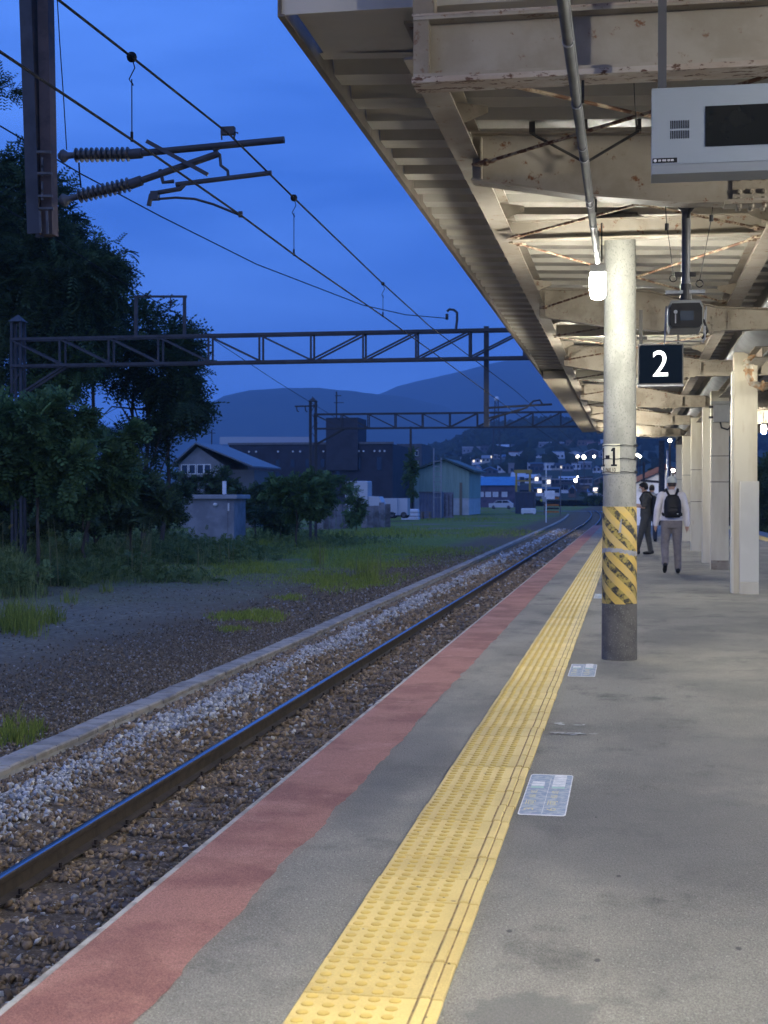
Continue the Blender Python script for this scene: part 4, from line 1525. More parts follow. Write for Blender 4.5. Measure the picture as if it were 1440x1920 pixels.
# wires: contact wire, messenger, droppers
WX = -3.12
cw = [Vector((WX - .05, -12, H + 2.2))] + [at(u, v, X=WX) for u, v in ((0, 97), (262, 272), (452, 404), (560, 484), (724, 597), (800, 652))]
cw += [Vector((-3.2, 40, 3.72)), Vector((-3.1, 80, 3.72)), Vector((-3.2, 150, 3.7))]
b = MB().tube(cw, .0085, 6)
tag(b.build('contact_wire', wire_m, base=tuple(cw[0])), 'lower overhead contact wire running along the track', 'wire')
mw = [Vector((WX, -12, H + 3.0))] + [at(u, v, X=WX + .0) for u, v in ((110, 0), (247, 107), (430, 252), (551, 371), (718, 532), (806, 612))]
mw += [Vector((-3.2, 40, 4.35)), Vector((-3.1, 80, 4.4)), Vector((-3.2, 150, 4.4))]
b = MB().tube(mw, .0085, 6)
tag(b.build('messenger_wire', wire_m, base=tuple(mw[0])), 'upper overhead messenger wire with black beads on it', 'wire')
def on(poly, y):
    for p, q_ in zip(poly[:-1], poly[1:]):
        if p.y <= y <= q_.y: return p.lerp(q_, (y - p.y) / (q_.y - p.y))
for i, (u, v) in enumerate(((247, 107), (551, 371), (718, 532))):
    a = at(u, v, X=WX)
    c = on(cw, a.y)
    b = MB().ball(a, .034 if i < 2 else .024, 12)
    b.tube([a, a + Vector((.02, 0, -.07)), a + Vector((-.018, 0, -.14)), a + Vector((.01, 0, -.18)), a + Vector((0, 0, -.16))], .004, 5)
    b.tube([a + Vector((0, 0, -.14)), c], .0038, 5)
    b.tube([c + Vector((0, 0, -.012)), c + Vector((0, 0, .05))], .010, 6)
    tag(b.build('dropper', wire_m, base=tuple(c)), ('thin dropper with a large black bead nearest the drop mast', 'thin dropper with a black bead in mid sky', 'small dropper high above the far gantry')[i], 'dropper', 'droppers of the overhead line')

# feeder wires
Y38 = at(912, 640, D=38.6).y
fw = [at(-60, 206, Y=18), at(0, 236, Y=19), at(150, 325, Y=21.5), at(300, 405, Y=25), at(480, 495, Y=29), at(680, 572, Y=34), at(760, 590, Y=36.5), at(840, 597, Y=Y38)]
b = MB().tube(fw, .012, 5)
tag(b.build('feeder_wire', wire_m, base=tuple(fw[0])), 'thin feeder wire sagging across the sky to a goose-neck arm', 'wire')
fw = [at(-60, 352, Y=24), at(60, 420, Y=28), at(200, 512, Y=34), at(318, 580, Y=Y38)]
b = MB().tube(fw, .012, 5)
b.tube([at(318, 580, Y=Y38), at(420, 650, Y=46), at(520, 716, Y=58), at(640, 790, Y=85)], .012, 5)
tag(b.build('feeder_wire', wire_m, base=tuple(fw[0])), 'thin feeder wire passing in front of the dark trees', 'wire')


# ------------------------------------------------------------------ gantries
gan_m = M('gantry_steel', (.055, .058, .064), (.04, .042, .047), scale=3, rough=.65, metal=.2, bump=.1)
GX = MB()


def gantry(name, Y, x0, x1, zt, zb, pitch, label, post_x, post_z, flip):
    t = thing(name, (post_x, Y, GZ), label, 'gantry', 'catenary gantries across the tracks')
    dy = .42
    for yy_ in (Y - dy / 2, Y + dy / 2):
        for z in (zt, zb):
            b = MB().bar((x0, yy_, z), (x1, yy_, z), .075, .075)
            b.build('chord', gan_m, t)
    n = int((x1 - x0) / pitch)
    vert = MB().bar((0, 0, zb + .038), (0, 0, zt - .038), .05, .05).mesh('upright', gan_m)
    L = Vector((pitch - .06, 0, zt - zb - .08))
    dia = MB().bar((0, 0, 0), L, .045, .045, up=(0, 1, 0)).mesh('diagonal', gan_m)
    tie = MB().bar((0, -dy / 2 + .03, 0), (0, dy / 2 - .03, 0), .04, .04).mesh('tie', gan_m)
    for i in range(n + 1):
        x = x0 + i * pitch + .03
        if x > x1: break
        for yy_ in (Y - dy / 2, Y + dy / 2):
            piece('upright', vert, t, (x, yy_, 0))
            if i < n:
                right = x + pitch / 2 < flip
                if right: piece('diagonal', dia, t, (x + .03, yy_, zt - .04), rot=(PI, 0, 0))
                else: piece('diagonal', dia, t, (x + .03, yy_, zb + .04))
        piece('tie', tie, t, (x, Y, zt))
        piece('tie', tie, t, (x, Y, zb))
    # lattice post
    s = .27
    for sx in (-1, 1):
        for sy_ in (-1, 1):
            b = MB().bar((post_x + sx * s / 2, Y + sy_ * s / 2, GZ), (post_x + sx * s / 2, Y + sy_ * s / 2, post_z), .07, .07)
            b.build('post_leg', gan_m, t)
    lac = MB().bar((-s / 2, -s / 2 - .01, 0), (s / 2, -s / 2 - .01, .45), .03, .02, up=(0, 1, 0)).mesh('lacing', gan_m)
    k = 0
    while GZ + .5 + k * .9 < post_z:
        piece('lacing', lac, t, (post_x, Y, GZ + .1 + k * .9))
        piece('lacing', lac, t, (post_x, Y + s + .02, GZ + .55 + k * .9), PI)
        k += 1
    b = MB().add([(post_x - .22, Y - .22, post_z), (post_x + .22, Y - .22, post_z), (post_x + .22, Y + .22, post_z), (post_x - .22, Y + .22, post_z), (post_x, Y, post_z + .22)], [(3, 2, 1, 0), (0, 1, 4), (1, 2, 4), (2, 3, 4), (3, 0, 4)])
    b.build('post_cap', gan_m, t)
    for yy_ in (Y - .15, Y + .15):
        b = MB().bar((post_x + .2, yy_, zb - .75), (x0 + pitch + .1, yy_, zb - .04), .06, .06, up=(0, 1, 0))
        b.build('knee_brace', gan_m, t)
    return t


zt, zb = at(400, 630, Y=Y38).z, at(400, 681, Y=Y38).z
xl, xr = at(40, 640, Y=Y38).x, .6
pitch = (at(780, 640, Y=Y38).x - at(393, 640, Y=Y38).x) / 4
x0 = at(393, 640, Y=Y38).x - 4 * pitch
g1 = gantry('gantry', Y38, x0 + .0, xr, zt, zb, pitch, 'dark lattice gantry spanning the yard in front of the tree', at(34, 640, Y=Y38).x, at(34, 604, Y=Y38).z, at(600, 640, Y=Y38).x)


def e2(u, v, dy=0.0):
    p = at(u, v, Y=Y38)
    return Vector((p.x, p.y + dy, p.z))


b = MB().bar(e2(912, 612), e2(912, 800), .13, .13)
b.build('drop_post', gan_m, g1)
b = MB().tube([e2(855, 617), e2(857, 600), e2(857, 586), e2(851, 581), e2(843, 580), e2(838, 584)], .035, 8)
b.lathe([(.03, -.02), (.05, 0), (.03, .03), (.05, .05), (.03, .09), (.05, .11), (.03, .14)], e2(838, 598), 8)
b.build('goose_neck', gan_m, g1)
b = MB()
b.bar(e2(255, 630), e2(255, 557), .09, .09).bar(e2(346, 630), e2(346, 555), .08, .08).bar(e2(250, 556), e2(350, 556), .06, .06)
b.lathe([(.02, 0), (.02, .06), (.06, .10), (.02, .14), (.07, .18), (.02, .22), (.02, .32)], e2(320, 578), 8)
b.build('wire_frame', gan_m, g1)
b = MB().bar(e2(28, 629), e2(28, 628), .05, .05)
b = MB().tube([e2(912, 765), e2(960, 762), e2(1035, 758)], .03, 8)
b.tube([e2(912, 785), e2(945, 777), e2(975, 768)], .03, 8)
b.tube([e2(965, 772), e2(988, 764), e2(1000, 752), e2(1012, 750), e2(1017, 758)], .025, 8)
b.build('cantilever', gan_m, g1)
# near gantry that carries the drop mast, above the frame
zt, zb = 7.1, 6.35
g0 = gantry('gantry', CY, -15.6, PX + .1, zt, zb, 1.42, 'lattice gantry overhead between the concrete pole and the yard', -16.0, 7.4, -8)
b = MB().bar(e(47, -220) + Vector((0, 0, -.3)), (e(47, -220).x - .02, CY, zb + .1), .2, .2)
b.build('drop_post', mast_m, g0)
# third gantry, far
Y70 = at(590, 790, D=70).y
zt, zb = at(700, 776, Y=Y70).z, at(700, 803, Y=Y70).z
g2 = gantry('gantry', Y70, at(590, 776, Y=Y70).x, 1.0, zt, zb, at(640, 0, Y=Y70).x - at(590, 0, Y=Y70).x, 'small distant lattice gantry in front of the dark building', at(587, 776, Y=Y70).x, at(587, 753, Y=Y70).z, at(820, 0, Y=Y70).x)


def e3(u, v): return at(u, v, Y=Y70)


b = MB().bar(e3(553, 762), e3(592, 761), .07, .07)
for u in (556, 572): b.tube([e3(u, 762), e3(u + 1, 770), e3(u + 4, 772)], .03, 6)
b.build('cross_arm', gan_m, g2)

# ------------------------------------------------------------------ people
def loft(b, rings, n=18, mi=0):
    vs_, fs_ = [], []
    for (cx, cy, z, rx, ry) in rings:
        vs_ += [(cx + rx * math.cos(2 * PI * j / n), cy + ry * math.sin(2 * PI * j / n), z) for j in range(n)]
    for i in range(len(rings) - 1):
        for j in range(n): fs_.append((i * n + j, i * n + (j + 1) % n, (i + 1) * n + (j + 1) % n, (i + 1) * n + j))
    fs_.append(tuple(range(n - 1, -1, -1)))
    fs_.append(tuple((len(rings) - 1) * n + j for j in range(n)))
    return b.add(vs_, fs_, mi)


def limb(b, pts, rs, n=12):
    """tapered limb with rounded joints"""
    P, Q = [], []
    for i in range(len(pts) - 1):
        for k in range(5):
            t = k / 5
            P.append(Vector(pts[i]).lerp(Vector(pts[i + 1]), t)); Q.append(rs[i] * (1 - t) + rs[i + 1] * t)
    P.append(Vector(pts[-1])); Q.append(rs[-1])
    b.tube(P, Q, n)
    for p, r in zip(pts, rs): b.ball(p, r * .99, 10)


def fuse(b, name, mat, parent, voxel=.014, it=4):
    me = b.mesh(name, mat)
    o = bpy.data.objects.new('tmp', me)
    COL.objects.link(o)
    m = o.modifiers.new('r', 'REMESH'); m.mode = 'VOXEL'; m.voxel_size = voxel
    s = o.modifiers.new('s', 'SMOOTH'); s.factor = .5; s.iterations = it
    dg = bpy.context.evaluated_depsgraph_get()
    me2 = bpy.data.meshes.new_from_object(o.evaluated_get(dg))
    bpy.data.objects.remove(o)
    me2.materials.clear()
    me2.materials.append(mat)
    me2.polygons.foreach_set('use_smooth', [True] * len(me2.polygons))
    q_ = bpy.data.objects.new(name, me2)
    COL.objects.link(q_)
    q_.parent = parent
    WLOC[q_.name] = WLOC[parent.name]
    return q_


skin_m = M('skin', (.50, .31, .22), (.45, .27, .19), scale=9, rough=.55)


def hand(b, w, d, side):
    """palm with five curled fingers; w = wrist, d = direction of the hand"""
    w, d = Vector(w), Vector(d).normalized()
    sx = Vector((side, 0, 0))
    fwd = Vector((0, 1, 0))
    fwd = (fwd - d * fwd.dot(d)).normalized()
    limb(b, [w, w + d * .045, w + d * .085], [.026, .034, .030], 10)
    for k, L in enumerate((.062, .075, .070, .055)):
        r0 = w + d * .08 + fwd * (.026 - k * .017)
        cv = -sx * .35
        limb(b, [r0, r0 + d * L * .5 + cv * L * .12, r0 + d * L * .85 + cv * L * .45], [.0095, .009, .0075], 6)
    r0 = w + d * .03 + fwd * .026
    limb(b, [r0, r0 + d * .028 + fwd * .028, r0 + d * .06 + fwd * .034], [.012, .010, .009], 6)


def person(loc, rotz, label, o):
    t = thing('person', (0, 0, 0), label, 'person')
    hip, kn, an = o['hip'], o['knee'], o['ankle']
    el, wr, hd_ = o['elbow'], o['wrist'], o['hand']
    hx, hy, hz = o['head']
    # body, one continuous surface
    b = MB()
    loft(b, [(0, 0, .86, .15, .10), (0, 0, .95, .155, .105), (0, 0, 1.05, .14, .095), (0, .0, 1.2, .16, .10), (0, -.005, 1.32, .175, .095), (0, -.005, 1.40, .13, .08), (0, 0, 1.45, .06, .06)])
    limb(b, [(0, 0, 1.42), (hx, hy - .02, hz - .09)], [.055, .052])
    loft(b, [(hx, hy - .01, hz - .115, .030, .035), (hx, hy + .01, hz - .105, .048, .062), (hx, hy + .008, hz - .06, .066, .086), (hx, hy, hz, .075, .098), (hx, hy - .005, hz + .06, .070, .09), (hx, hy - .01, hz + .10, .042, .055), (hx, hy - .01, hz + .115, .015, .02)])
    b.ball((hx, hy + .098, hz - .022), (.013, .018, .02), 8)                          # nose
    for s in (-1, 1): b.ball((hx + s * .076, hy - .012, hz - .015), (.012, .022, .032), 8)   # ears
    for s, i in ((-1, 0), (1, 1)):
        limb(b, [(s * .165, -.005, 1.365), el[i], wr[i]], [.055, .042, .030])
        hand(b, wr[i], hd_[i], s)
        limb(b, [hip[i], kn[i], an[i]], [.085, .058, .042])
    fuse(b, 'body', skin_m, t, .010, 3)
    # trousers
    b = MB()
    loft(b, [(0, 0, .80, .14, .11), (0, 0, .90, .178, .128), (0, 0, 1.0, .168, .118), (0, 0, 1.03, .16, .112)])
    for i in (0, 1):
        a = Vector(an[i])
        limb(b, [hip[i], kn[i], a + Vector((0, 0, .005))], [.104, .072, .062])
    fuse(b, 'trousers', o['trousers'], t, .013, 3)
    # shirt
    b = MB()
    rg_ = o.get('girth', 1.0)
    loft(b, [(0, 0, .93 if not o.get('long') else .88, .185 * rg_, .135 * rg_), (0, 0, 1.03, .178 * rg_, .13 * rg_), (0, 0, 1.2, .186 * rg_, .128 * rg_), (0, -.005, 1.33, .198, .118), (0, -.005, 1.405, .15, .095), (0, 0, 1.455, .075, .07), (0, 0, 1.475, .062, .06)])
    for s, i in ((-1, 0), (1, 1)):
        e_ = Vector(el[i])
        if o.get('short'):
            sh = Vector((s * .172, -.005, 1.365))
            limb(b, [sh, sh.lerp(e_, .85)], [.078, .072])
        else:
            limb(b, [(s * .172, -.005, 1.365), e_, wr[i]], [.078, .064, .050])
    fuse(b, 'shirt', o['shirt'], t, .013, 2)
    for i in (0, 1):
        a, toe = Vector(an[i]), Vector(o['toe'][i])
        b = MB()
        d = (toe - a); d.z = 0
        d = d.normalized() if d.length > .01 else Vector((0, 1, 0))
        heel = a - Vector((0, 0, .035)) - d * .045
        limb(b, [a, heel + Vector((0, 0, .01))], [.045, .042])
        limb(b, [heel, heel.lerp(toe, .6), toe], [.038, .042, .034])
        fuse(b, 'shoe', o['shoe'], t, .010, 2)
    if o.get('cap'):
        b = MB()
        loft(b, [(hx, hy, hz + .015, .088, .108), (hx, hy, hz + .05, .089, .110), (hx, hy - .004, hz + .10, .078, .096), (hx, hy - .008, hz + .128, .048, .06), (hx, hy - .008, hz + .136, .012, .015)])
        loft(b, [(hx, hy + .09, hz + .022, .066, .075), (hx, hy + .09, hz + .032, .066, .075)])
        fuse(b, 'cap', o['cap'], t, .008, 2)
        b = MB()
        loft(b, [(hx, hy - .018, hz - .05, .062, .085), (hx, hy - .012, hz + .02, .080, .100)])
        fuse(b, 'hair', o['hair'], t, .009, 2)
    else:
        b = MB()
        loft(b, [(hx, hy - .035, hz - .05, .066, .072), (hx, hy - .025, hz - .01, .083, .090), (hx, hy - .012, hz + .04, .085, .105), (hx, hy - .008, hz + .09, .070, .092), (hx, hy - .01, hz + .125, .035, .05)])
        b.ball((hx, hy + .07, hz + .062), (.06, .03, .03), 10)
        fuse(b, 'hair', o['hair'], t, .009, 2)
    for s in (-1, 1):
        b = MB().ball((hx + s * .031, hy + .086, hz + .008), (.012, .008, .007), 8)
        ey = b.build('eye', black_m, t)
    if o.get('mask'):
        b = MB()
        loft(b, [(hx, hy + .045, hz - .105, .045, .045), (hx, hy + .05, hz - .06, .066, .068), (hx, hy + .045, hz - .015, .06, .062)])
        fuse(b, 'face_mask', white_m, t, .008, 2)
    else:
        b = MB().ball((hx, hy + .088, hz - .062), (.024, .008, .006), 8)
        b.build('mouth', M('lips', (.35, .14, .11), rough=.5), t)
    t.location = loc
    t.rotation_euler = (0, 0, rotz)
    return t


def local(t, name, label, cat):
    """a worn or held thing that shares the person's frame"""
    o = thing(name, (0, 0, 0), label, cat)
    o.location = t.location
    o.rotation_euler = t.rotation_euler
    return o


# man walking away
wp = at(1259, 1076, Z=0)
w1 = person((wp.x, wp.y, 0), R(3), 'man in a white shirt and pale cap walking away along the platform', dict(
    hip=[(-.088, 0, .90), (.088, 0, .90)], knee=[(-.112, .03, .51), (.105, .05, .50)], ankle=[(-.125, -.20, .19), (.115, .03, .085)], toe=[(-.125, -.10, .05), (.125, .18, .036)],
    elbow=[(-.245, -.05, 1.12), (.24, -.06, 1.12)], wrist=[(-.27, .03, .87), (.262, -.02, .865)], hand=[(-.05, .15, -1), (.02, .1, -1)], head=(0, .02, 1.575),
    trousers=M('grey_trousers', (.225, .20, .195), (.185, .165, .16), scale=14, rough=.9, bump=.4, bscale=25, dist=.01), shirt=M('white_shirt', (.80, .76, .76), (.72, .68, .69), scale=7, rough=.9, bump=.5, bscale=16, dist=.015), shoe=black_m,
    cap=M('pale_cap', (.62, .65, .58), (.55, .58, .52), scale=9, rough=.9), hair=M('greying_hair', (.06, .05, .045), rough=.8), girth=1.07))
bp_m = M('black_nylon', (.010, .010, .013), (.016, .016, .02), scale=9, rough=.6, bump=.3)
bk = local(w1, 'backpack', 'black backpack on the back of the man in the white shirt', 'backpack')
b = MB()
loft(b, [(0, -.195, .985, .125, .06), (0, -.205, 1.02, .148, .085), (0, -.205, 1.16, .152, .09), (0, -.20, 1.28, .140, .08), (0, -.19, 1.36, .105, .06), (0, -.185, 1.385, .06, .035)], 24)
b.ball((0, -.275, 1.10), (.11, .03, .08), 14)
fuse(b, 'bag', bp_m, bk, .010, 3)
for s in (-1, 1):
    b = MB()
    b.tube([(s * .05, -.16, 1.36), (s * .085, -.12, 1.43), (s * .10, -.05, 1.475), (s * .112, .06, 1.45), (s * .12, .12, 1.34), (s * .13, .12, 1.2), (s * .165, .02, 1.08), (s * .15, -.15, 1.03)], .022, 8)
    b.build('strap', bp_m, bk, smooth=True)
b = MB().box(.065, .09, -.302, -.296, 1.045, 1.058)
b.build('label', white_m, bk)
b = MB().tube([(-.10, -.303, 1.165), (0, -.312, 1.172), (.10, -.303, 1.165)], .005, 6)
b.build('zip', cable_m, bk)
ph = local(w1, 'phone', 'dark phone in the hand of the man in the white shirt', 'phone')
b = MB().cham(.255, .275, -.03, .035, .765, .80, .004)
b.build('case', black_m, ph)

# person looking down at a phone
pp = at(1211, 1040, Z=0)
grey_c = M('dark_grey_cloth', (.085, .085, .078), (.065, .065, .06), scale=12, rough=.9, bump=.4, bscale=25, dist=.01)
w2 = person((pp.x, pp.y, 0), R(84), 'person in dark grey clothes and a white mask looking down at a phone', dict(
    hip=[(-.088, 0, .90), (.088, 0, .90)], knee=[(-.10, .10, .49), (.10, -.03, .49)], ankle=[(-.10, .20, .085), (.10, -.10, .085)], toe=[(-.11, .36, .036), (.12, .05, .036)],
    elbow=[(-.22, .02, 1.11), (.22, .02, 1.11)], wrist=[(-.09, .24, 1.13), (.08, .25, 1.16)], hand=[(.5, .8, .3), (-.5, .8, .3)], head=(0, .06, 1.555),
    trousers=grey_c, shirt=grey_c, shoe=black_m, short=True, long=True, mask=True, hair=M('black_hair', (.012, .011, .011), rough=.6)))
ph = local(w2, 'phone', 'phone held up by the person in dark grey clothes', 'phone')
b = MB().add([(-.035, .33, 1.16), (.035, .33, 1.16), (.035, .40, 1.28), (-.035, .40, 1.28), (-.035, .34, 1.155), (.035, .34, 1.155), (.035, .41, 1.275), (-.035, .41, 1.275)], [(3, 2, 1, 0), (4, 5, 6, 7), (0, 1, 5, 4), (1, 2, 6, 5), (2, 3, 7, 6), (3, 0, 4, 7)])
b.build('case', black_m, ph)
bk = local(w2, 'backpack', 'dark navy backpack worn by the person looking at a phone', 'backpack')
b = MB()
loft(b, [(0, -.19, .92, .12, .05), (0, -.20, .98, .145, .08), (0, -.20, 1.2, .145, .085), (0, -.185, 1.33, .11, .06), (0, -.18, 1.37, .05, .03)], 20)
fuse(b, 'bag', M('navy_nylon', (.012, .016, .03), rough=.7), bk, .012, 3)
for s in (-1, 1):
    b = MB().tube([(s * .05, -.16, 1.35), (s * .09, -.08, 1.45), (s * .10, .05, 1.44), (s * .115, .13, 1.3), (s * .15, .05, 1.1)], .02, 8)
    b.build('strap', bp_m, bk, smooth=True)

# someone farther on, mostly hidden
p3 = at(1222, 1016, Z=0)
person((p3.x, p3.y, 0), R(-8), 'dark haired person in blue-grey clothes standing behind the phone user', dict(
    hip=[(-.088, 0, .90), (.088, 0, .90)], knee=[(-.09, .02, .49), (.09, .02, .49)], ankle=[(-.10, 0, .085), (.10, 0, .085)], toe=[(-.11, .16, .036), (.11, .16, .036)],
    elbow=[(-.235, -.03, 1.12), (.235, -.03, 1.12)], wrist=[(-.25, .05, .88), (.25, .05, .88)], hand=[(0, .1, -1), (0, .1, -1)], head=(0, .02, 1.575),
    trousers=M('navy_cloth', (.03, .04, .07), rough=.9), shirt=M('blue_grey_cloth', (.22, .25, .33), (.17, .2, .27), scale=8, rough=.9), shoe=black_m, hair=M('black_hair', (.012, .011, .011))))

# ------------------------------------------------------------------ vegetation
leaf_m = M('leaves', (1, 1, 1), rough=.7, attr=True, spec=.2, trans=.25)
bark_m = M('bark', (.085, .072, .06), (.05, .043, .037), scale=6, rough=.95, bump=.8, stretch=(2, 2, .4))


def spray_template(k, wl, ll, droop):
    """compound leaf: k pairs of leaflets along a drooping stalk of length 1"""
    V, Fq = [], []
    for i in range(k):
        t = (i + .6) / k
        px, pz = t, -droop * t * t
        for s in (-1, 1):
            ax = np.array([.45, s * .85, -.25]); ax /= np.linalg.norm(ax)
            sd = np.array([.8, -s * .45, .1]); sd /= np.linalg.norm(sd)
            o = np.array([px, 0, pz])
            L = ll * (1 - .5 * abs(t - .45))
            n0 = len(V)
            V += [o, o + ax * L * .5 + sd * wl, o + ax * L, o + ax * L * .5 - sd * wl]
            Fq.append([n0, n0 + 1, n0 + 2, n0 + 3])
    return np.array(V), np.array(Fq)


SPRAYS = {'frond': spray_template(6, .06, .34, .55), 'round': spray_template(4, .13, .42, .3), 'fine': spray_template(7, .035, .22, .2)}


def sprays(P, D, L, C, kind):
    """place compound leaves: points, outward directions, lengths, tints"""
    tv, tf = SPRAYS[kind]
    n = len(P)
    D = D / np.maximum(np.linalg.norm(D, axis=1), 1e-6)[:, None]
    up = np.tile(np.array([0, 0, 1.0]), (n, 1)) + RNG.normal(0, .35, (n, 3))
    Yv = np.cross(up, D); Yv /= np.maximum(np.linalg.norm(Yv, axis=1), 1e-6)[:, None]
    Zv = np.cross(D, Yv)
    vv = (tv[None, :, 0:1] * D[:, None] + tv[None, :, 1:2] * Yv[:, None] + tv[None, :, 2:3] * Zv[:, None]) * L[:, None, None] + P[:, None]
    ff = tf[None] + (np.arange(n) * len(tv))[:, None, None]
    cc = np.repeat(C, len(tv), axis=0) * RNG.uniform(.8, 1.2, (n * len(tv), 1))
    return vv.reshape(-1, 3), ff.reshape(-1, 4), cc


def crown_pts(blobs, dens, rng=RNG):
    P, D = [], []
    for (c, r, n) in blobs:
        c, r = np.array(c), np.array(r)
        ncl = max(6, n // 42)
        q_ = rng.normal(size=(ncl, 3)); q_ /= np.linalg.norm(q_, axis=1)[:, None]
        cl = q_ * (rng.uniform(.25, 1.0, (ncl, 1)) ** .45)
        w = rng.integers(0, ncl, n)
        off = rng.normal(0, .16, (n, 3)); off[:, 2] *= .6
        p = cl[w] + off
        far_ = rng.uniform(size=n) < .07                     # stray shoots beyond the crown
        p[far_] *= rng.uniform(1.05, 1.32, (far_.sum(), 1))
        P.append(c + p * r)
        d = p * .9 + rng.normal(0, .5, (n, 3)); d[:, 2] -= .15
        D.append(d)
    return np.concatenate(P), np.concatenate(D)


def plant(name, base, blobs, kind, leaf, tint, label, cat, group=None, trunk=None, limbs=6, seed=1):
    t = thing(name, tuple(base), label, cat, group)
    P, D = crown_pts([(c_0, r_0, int(n_0 * 1.4)) for c_0, r_0, n_0 in blobs], 1)
    leaf = leaf * .78
    n = len(P)
    a, c = np.array(tint[0]), np.array(tint[1])
    k = RNG.uniform(size=(n, 1)) ** 1.3
    C = a * (1 - k) + c * k
    V, Fq, cc = sprays(P, D, leaf * RNG.uniform(.35, 1.0, n) ** .8 * 1.5, C, kind)
    me = np_mesh('crown', V - np.array(base), Fq, leaf_m, cc)
    link('crown', me, t)
    if trunk:
        b = MB()
        rnd = random.Random(seed)
        bx, by, bz = base
        r0, tx, ty, tz = trunk
        pts = [(bx + (tx - bx) * s + rnd.uniform(-.08, .08), by + (ty - by) * s + rnd.uniform(-.08, .08), bz + (tz - bz) * s) for s in (0, .25, .5, .75, 1)]
        b.tube(pts, [r0, r0 * .82, r0 * .66, r0 * .46, r0 * .22], 8)
        for i in range(limbs):
            bl = blobs[i % len(blobs)]
            q_ = Vector(pts[1]).lerp(Vector(pts[4]), rnd.uniform(0, .9))
            e_ = Vector(bl[0]) + Vector((rnd.uniform(-.7, .7) * bl[1][0], rnd.uniform(-.7, .7) * bl[1][1], rnd.uniform(-.4, .75) * bl[1][2]))
            m_ = q_.lerp(e_, .5) + Vector((rnd.uniform(-.3, .3), rnd.uniform(-.3, .3), rnd.uniform(.1, .5)))
            b.tube([q_, m_, e_], [r0 * .34, r0 * .22, r0 * .07], 6)
            for j in range(3):
                e2_ = m_.lerp(e_, rnd.uniform(.2, .8))
                f_ = e2_ + Vector((rnd.uniform(-.8, .8), rnd.uniform(-.8, .8), rnd.uniform(0, .9)))
                b.tube([e2_, f_], [r0 * .12, r0 * .03], 5)
        b.build('trunk', bark_m, t, smooth=True)
    return t


def bl(u, v, D, ru, rv, n, ry=None):
    """crown blob seen at a pixel, radii in pixels"""
    c = at(u, v, D=D)
    k = D / F
    return (tuple(c), (ru * k, (ry or (ru + rv) / 2) * k, rv * k), n)


def gnd(u, D, z=GZ):
    p = at(u, 930, D=D)
    return (p.x, p.y, z)


DK = ((.030, .050, .024), (.080, .125, .05))
MD = ((.045, .085, .032), (.105, .18, .06))
BR = ((.04, .075, .022), (.09, .15, .042))
# tall dark trees at the picture's border
tp = at(60, 420, D=52)
plant('tall_tree', gnd(60, 52), [bl(-40, 520, 52, 130, 150, 2700), bl(60, 440, 52, 80, 100, 1500), bl(110, 530, 51, 100, 100, 1900), bl(30, 350, 53, 50, 70, 750), bl(175, 545, 51, 58, 55, 700), bl(205, 500, 52, 28, 22, 160), bl(50, 640, 51, 150, 80, 1600), bl(20, 740, 52, 100, 80, 1000), bl(150, 630, 53, 60, 50, 420)], 'frond', .62, DK,
      'tallest dark broadleaf tree at the picture border behind the gantry', 'tree', 'trees beside the yard', trunk=(.24, tp.x, tp.y, tp.z), limbs=12)
tp = at(282, 690, D=56)
plant('feathery_tree', gnd(268, 56), [bl(240, 612, 56, 100, 50, 620), bl(180, 640, 57, 60, 50, 260), bl(310, 675, 56, 62, 70, 560), bl(180, 800, 57, 60, 40, 120), bl(340, 762, 56, 46, 48, 480), bl(225, 690, 56, 60, 40, 170), bl(268, 845, 56, 42, 38, 280), bl(245, 780, 57, 60, 60, 120), bl(340, 720, 55, 46, 60, 380)], 'frond', .72, DK,
      'feathery dark tree with pale slim stems and sky showing through', 'tree', 'trees beside the yard', trunk=(.13, tp.x, tp.y, tp.z), limbs=14)
for i, (u, D, v1) in enumerate(((235, 57, 640), (300, 56.5, 690), (160, 55, 520))):
    p0, p1 = Vector(gnd(u, D)), at(u + 25, v1, D=D)
    b = MB().tube([p0, p0.lerp(p1, .4) + Vector((.15, 0, 0)), p0.lerp(p1, .7) + Vector((-.1, 0, 0)), p1], [.10, .08, .06, .03], 7)
    tag(b.build('sapling', bark_m, base=tuple(p0), smooth=True), ('slim pale sapling stem at the gap in the feathery tree', 'slim sapling stem at the outer side of the feathery tree', 'thin pale stem rising in front of the tallest tree')[i], 'sapling')
# conifer branch tip at the top border
cb = at(-200, 165, D=24)
plant('conifer', gnd(-200, 24), [bl(-200, 420, 24, 60, 150, 500), bl(-110, 185, 24, 40, 14, 80), bl(-50, 175, 24, 40, 12, 80), bl(2, 170, 24, 30, 13, 90)], 'fine', .42, DK, 'conifer reaching into the picture with one dark branch', 'tree', 'trees beside the yard', trunk=(.2, cb.x, cb.y, cb.z), limbs=5)
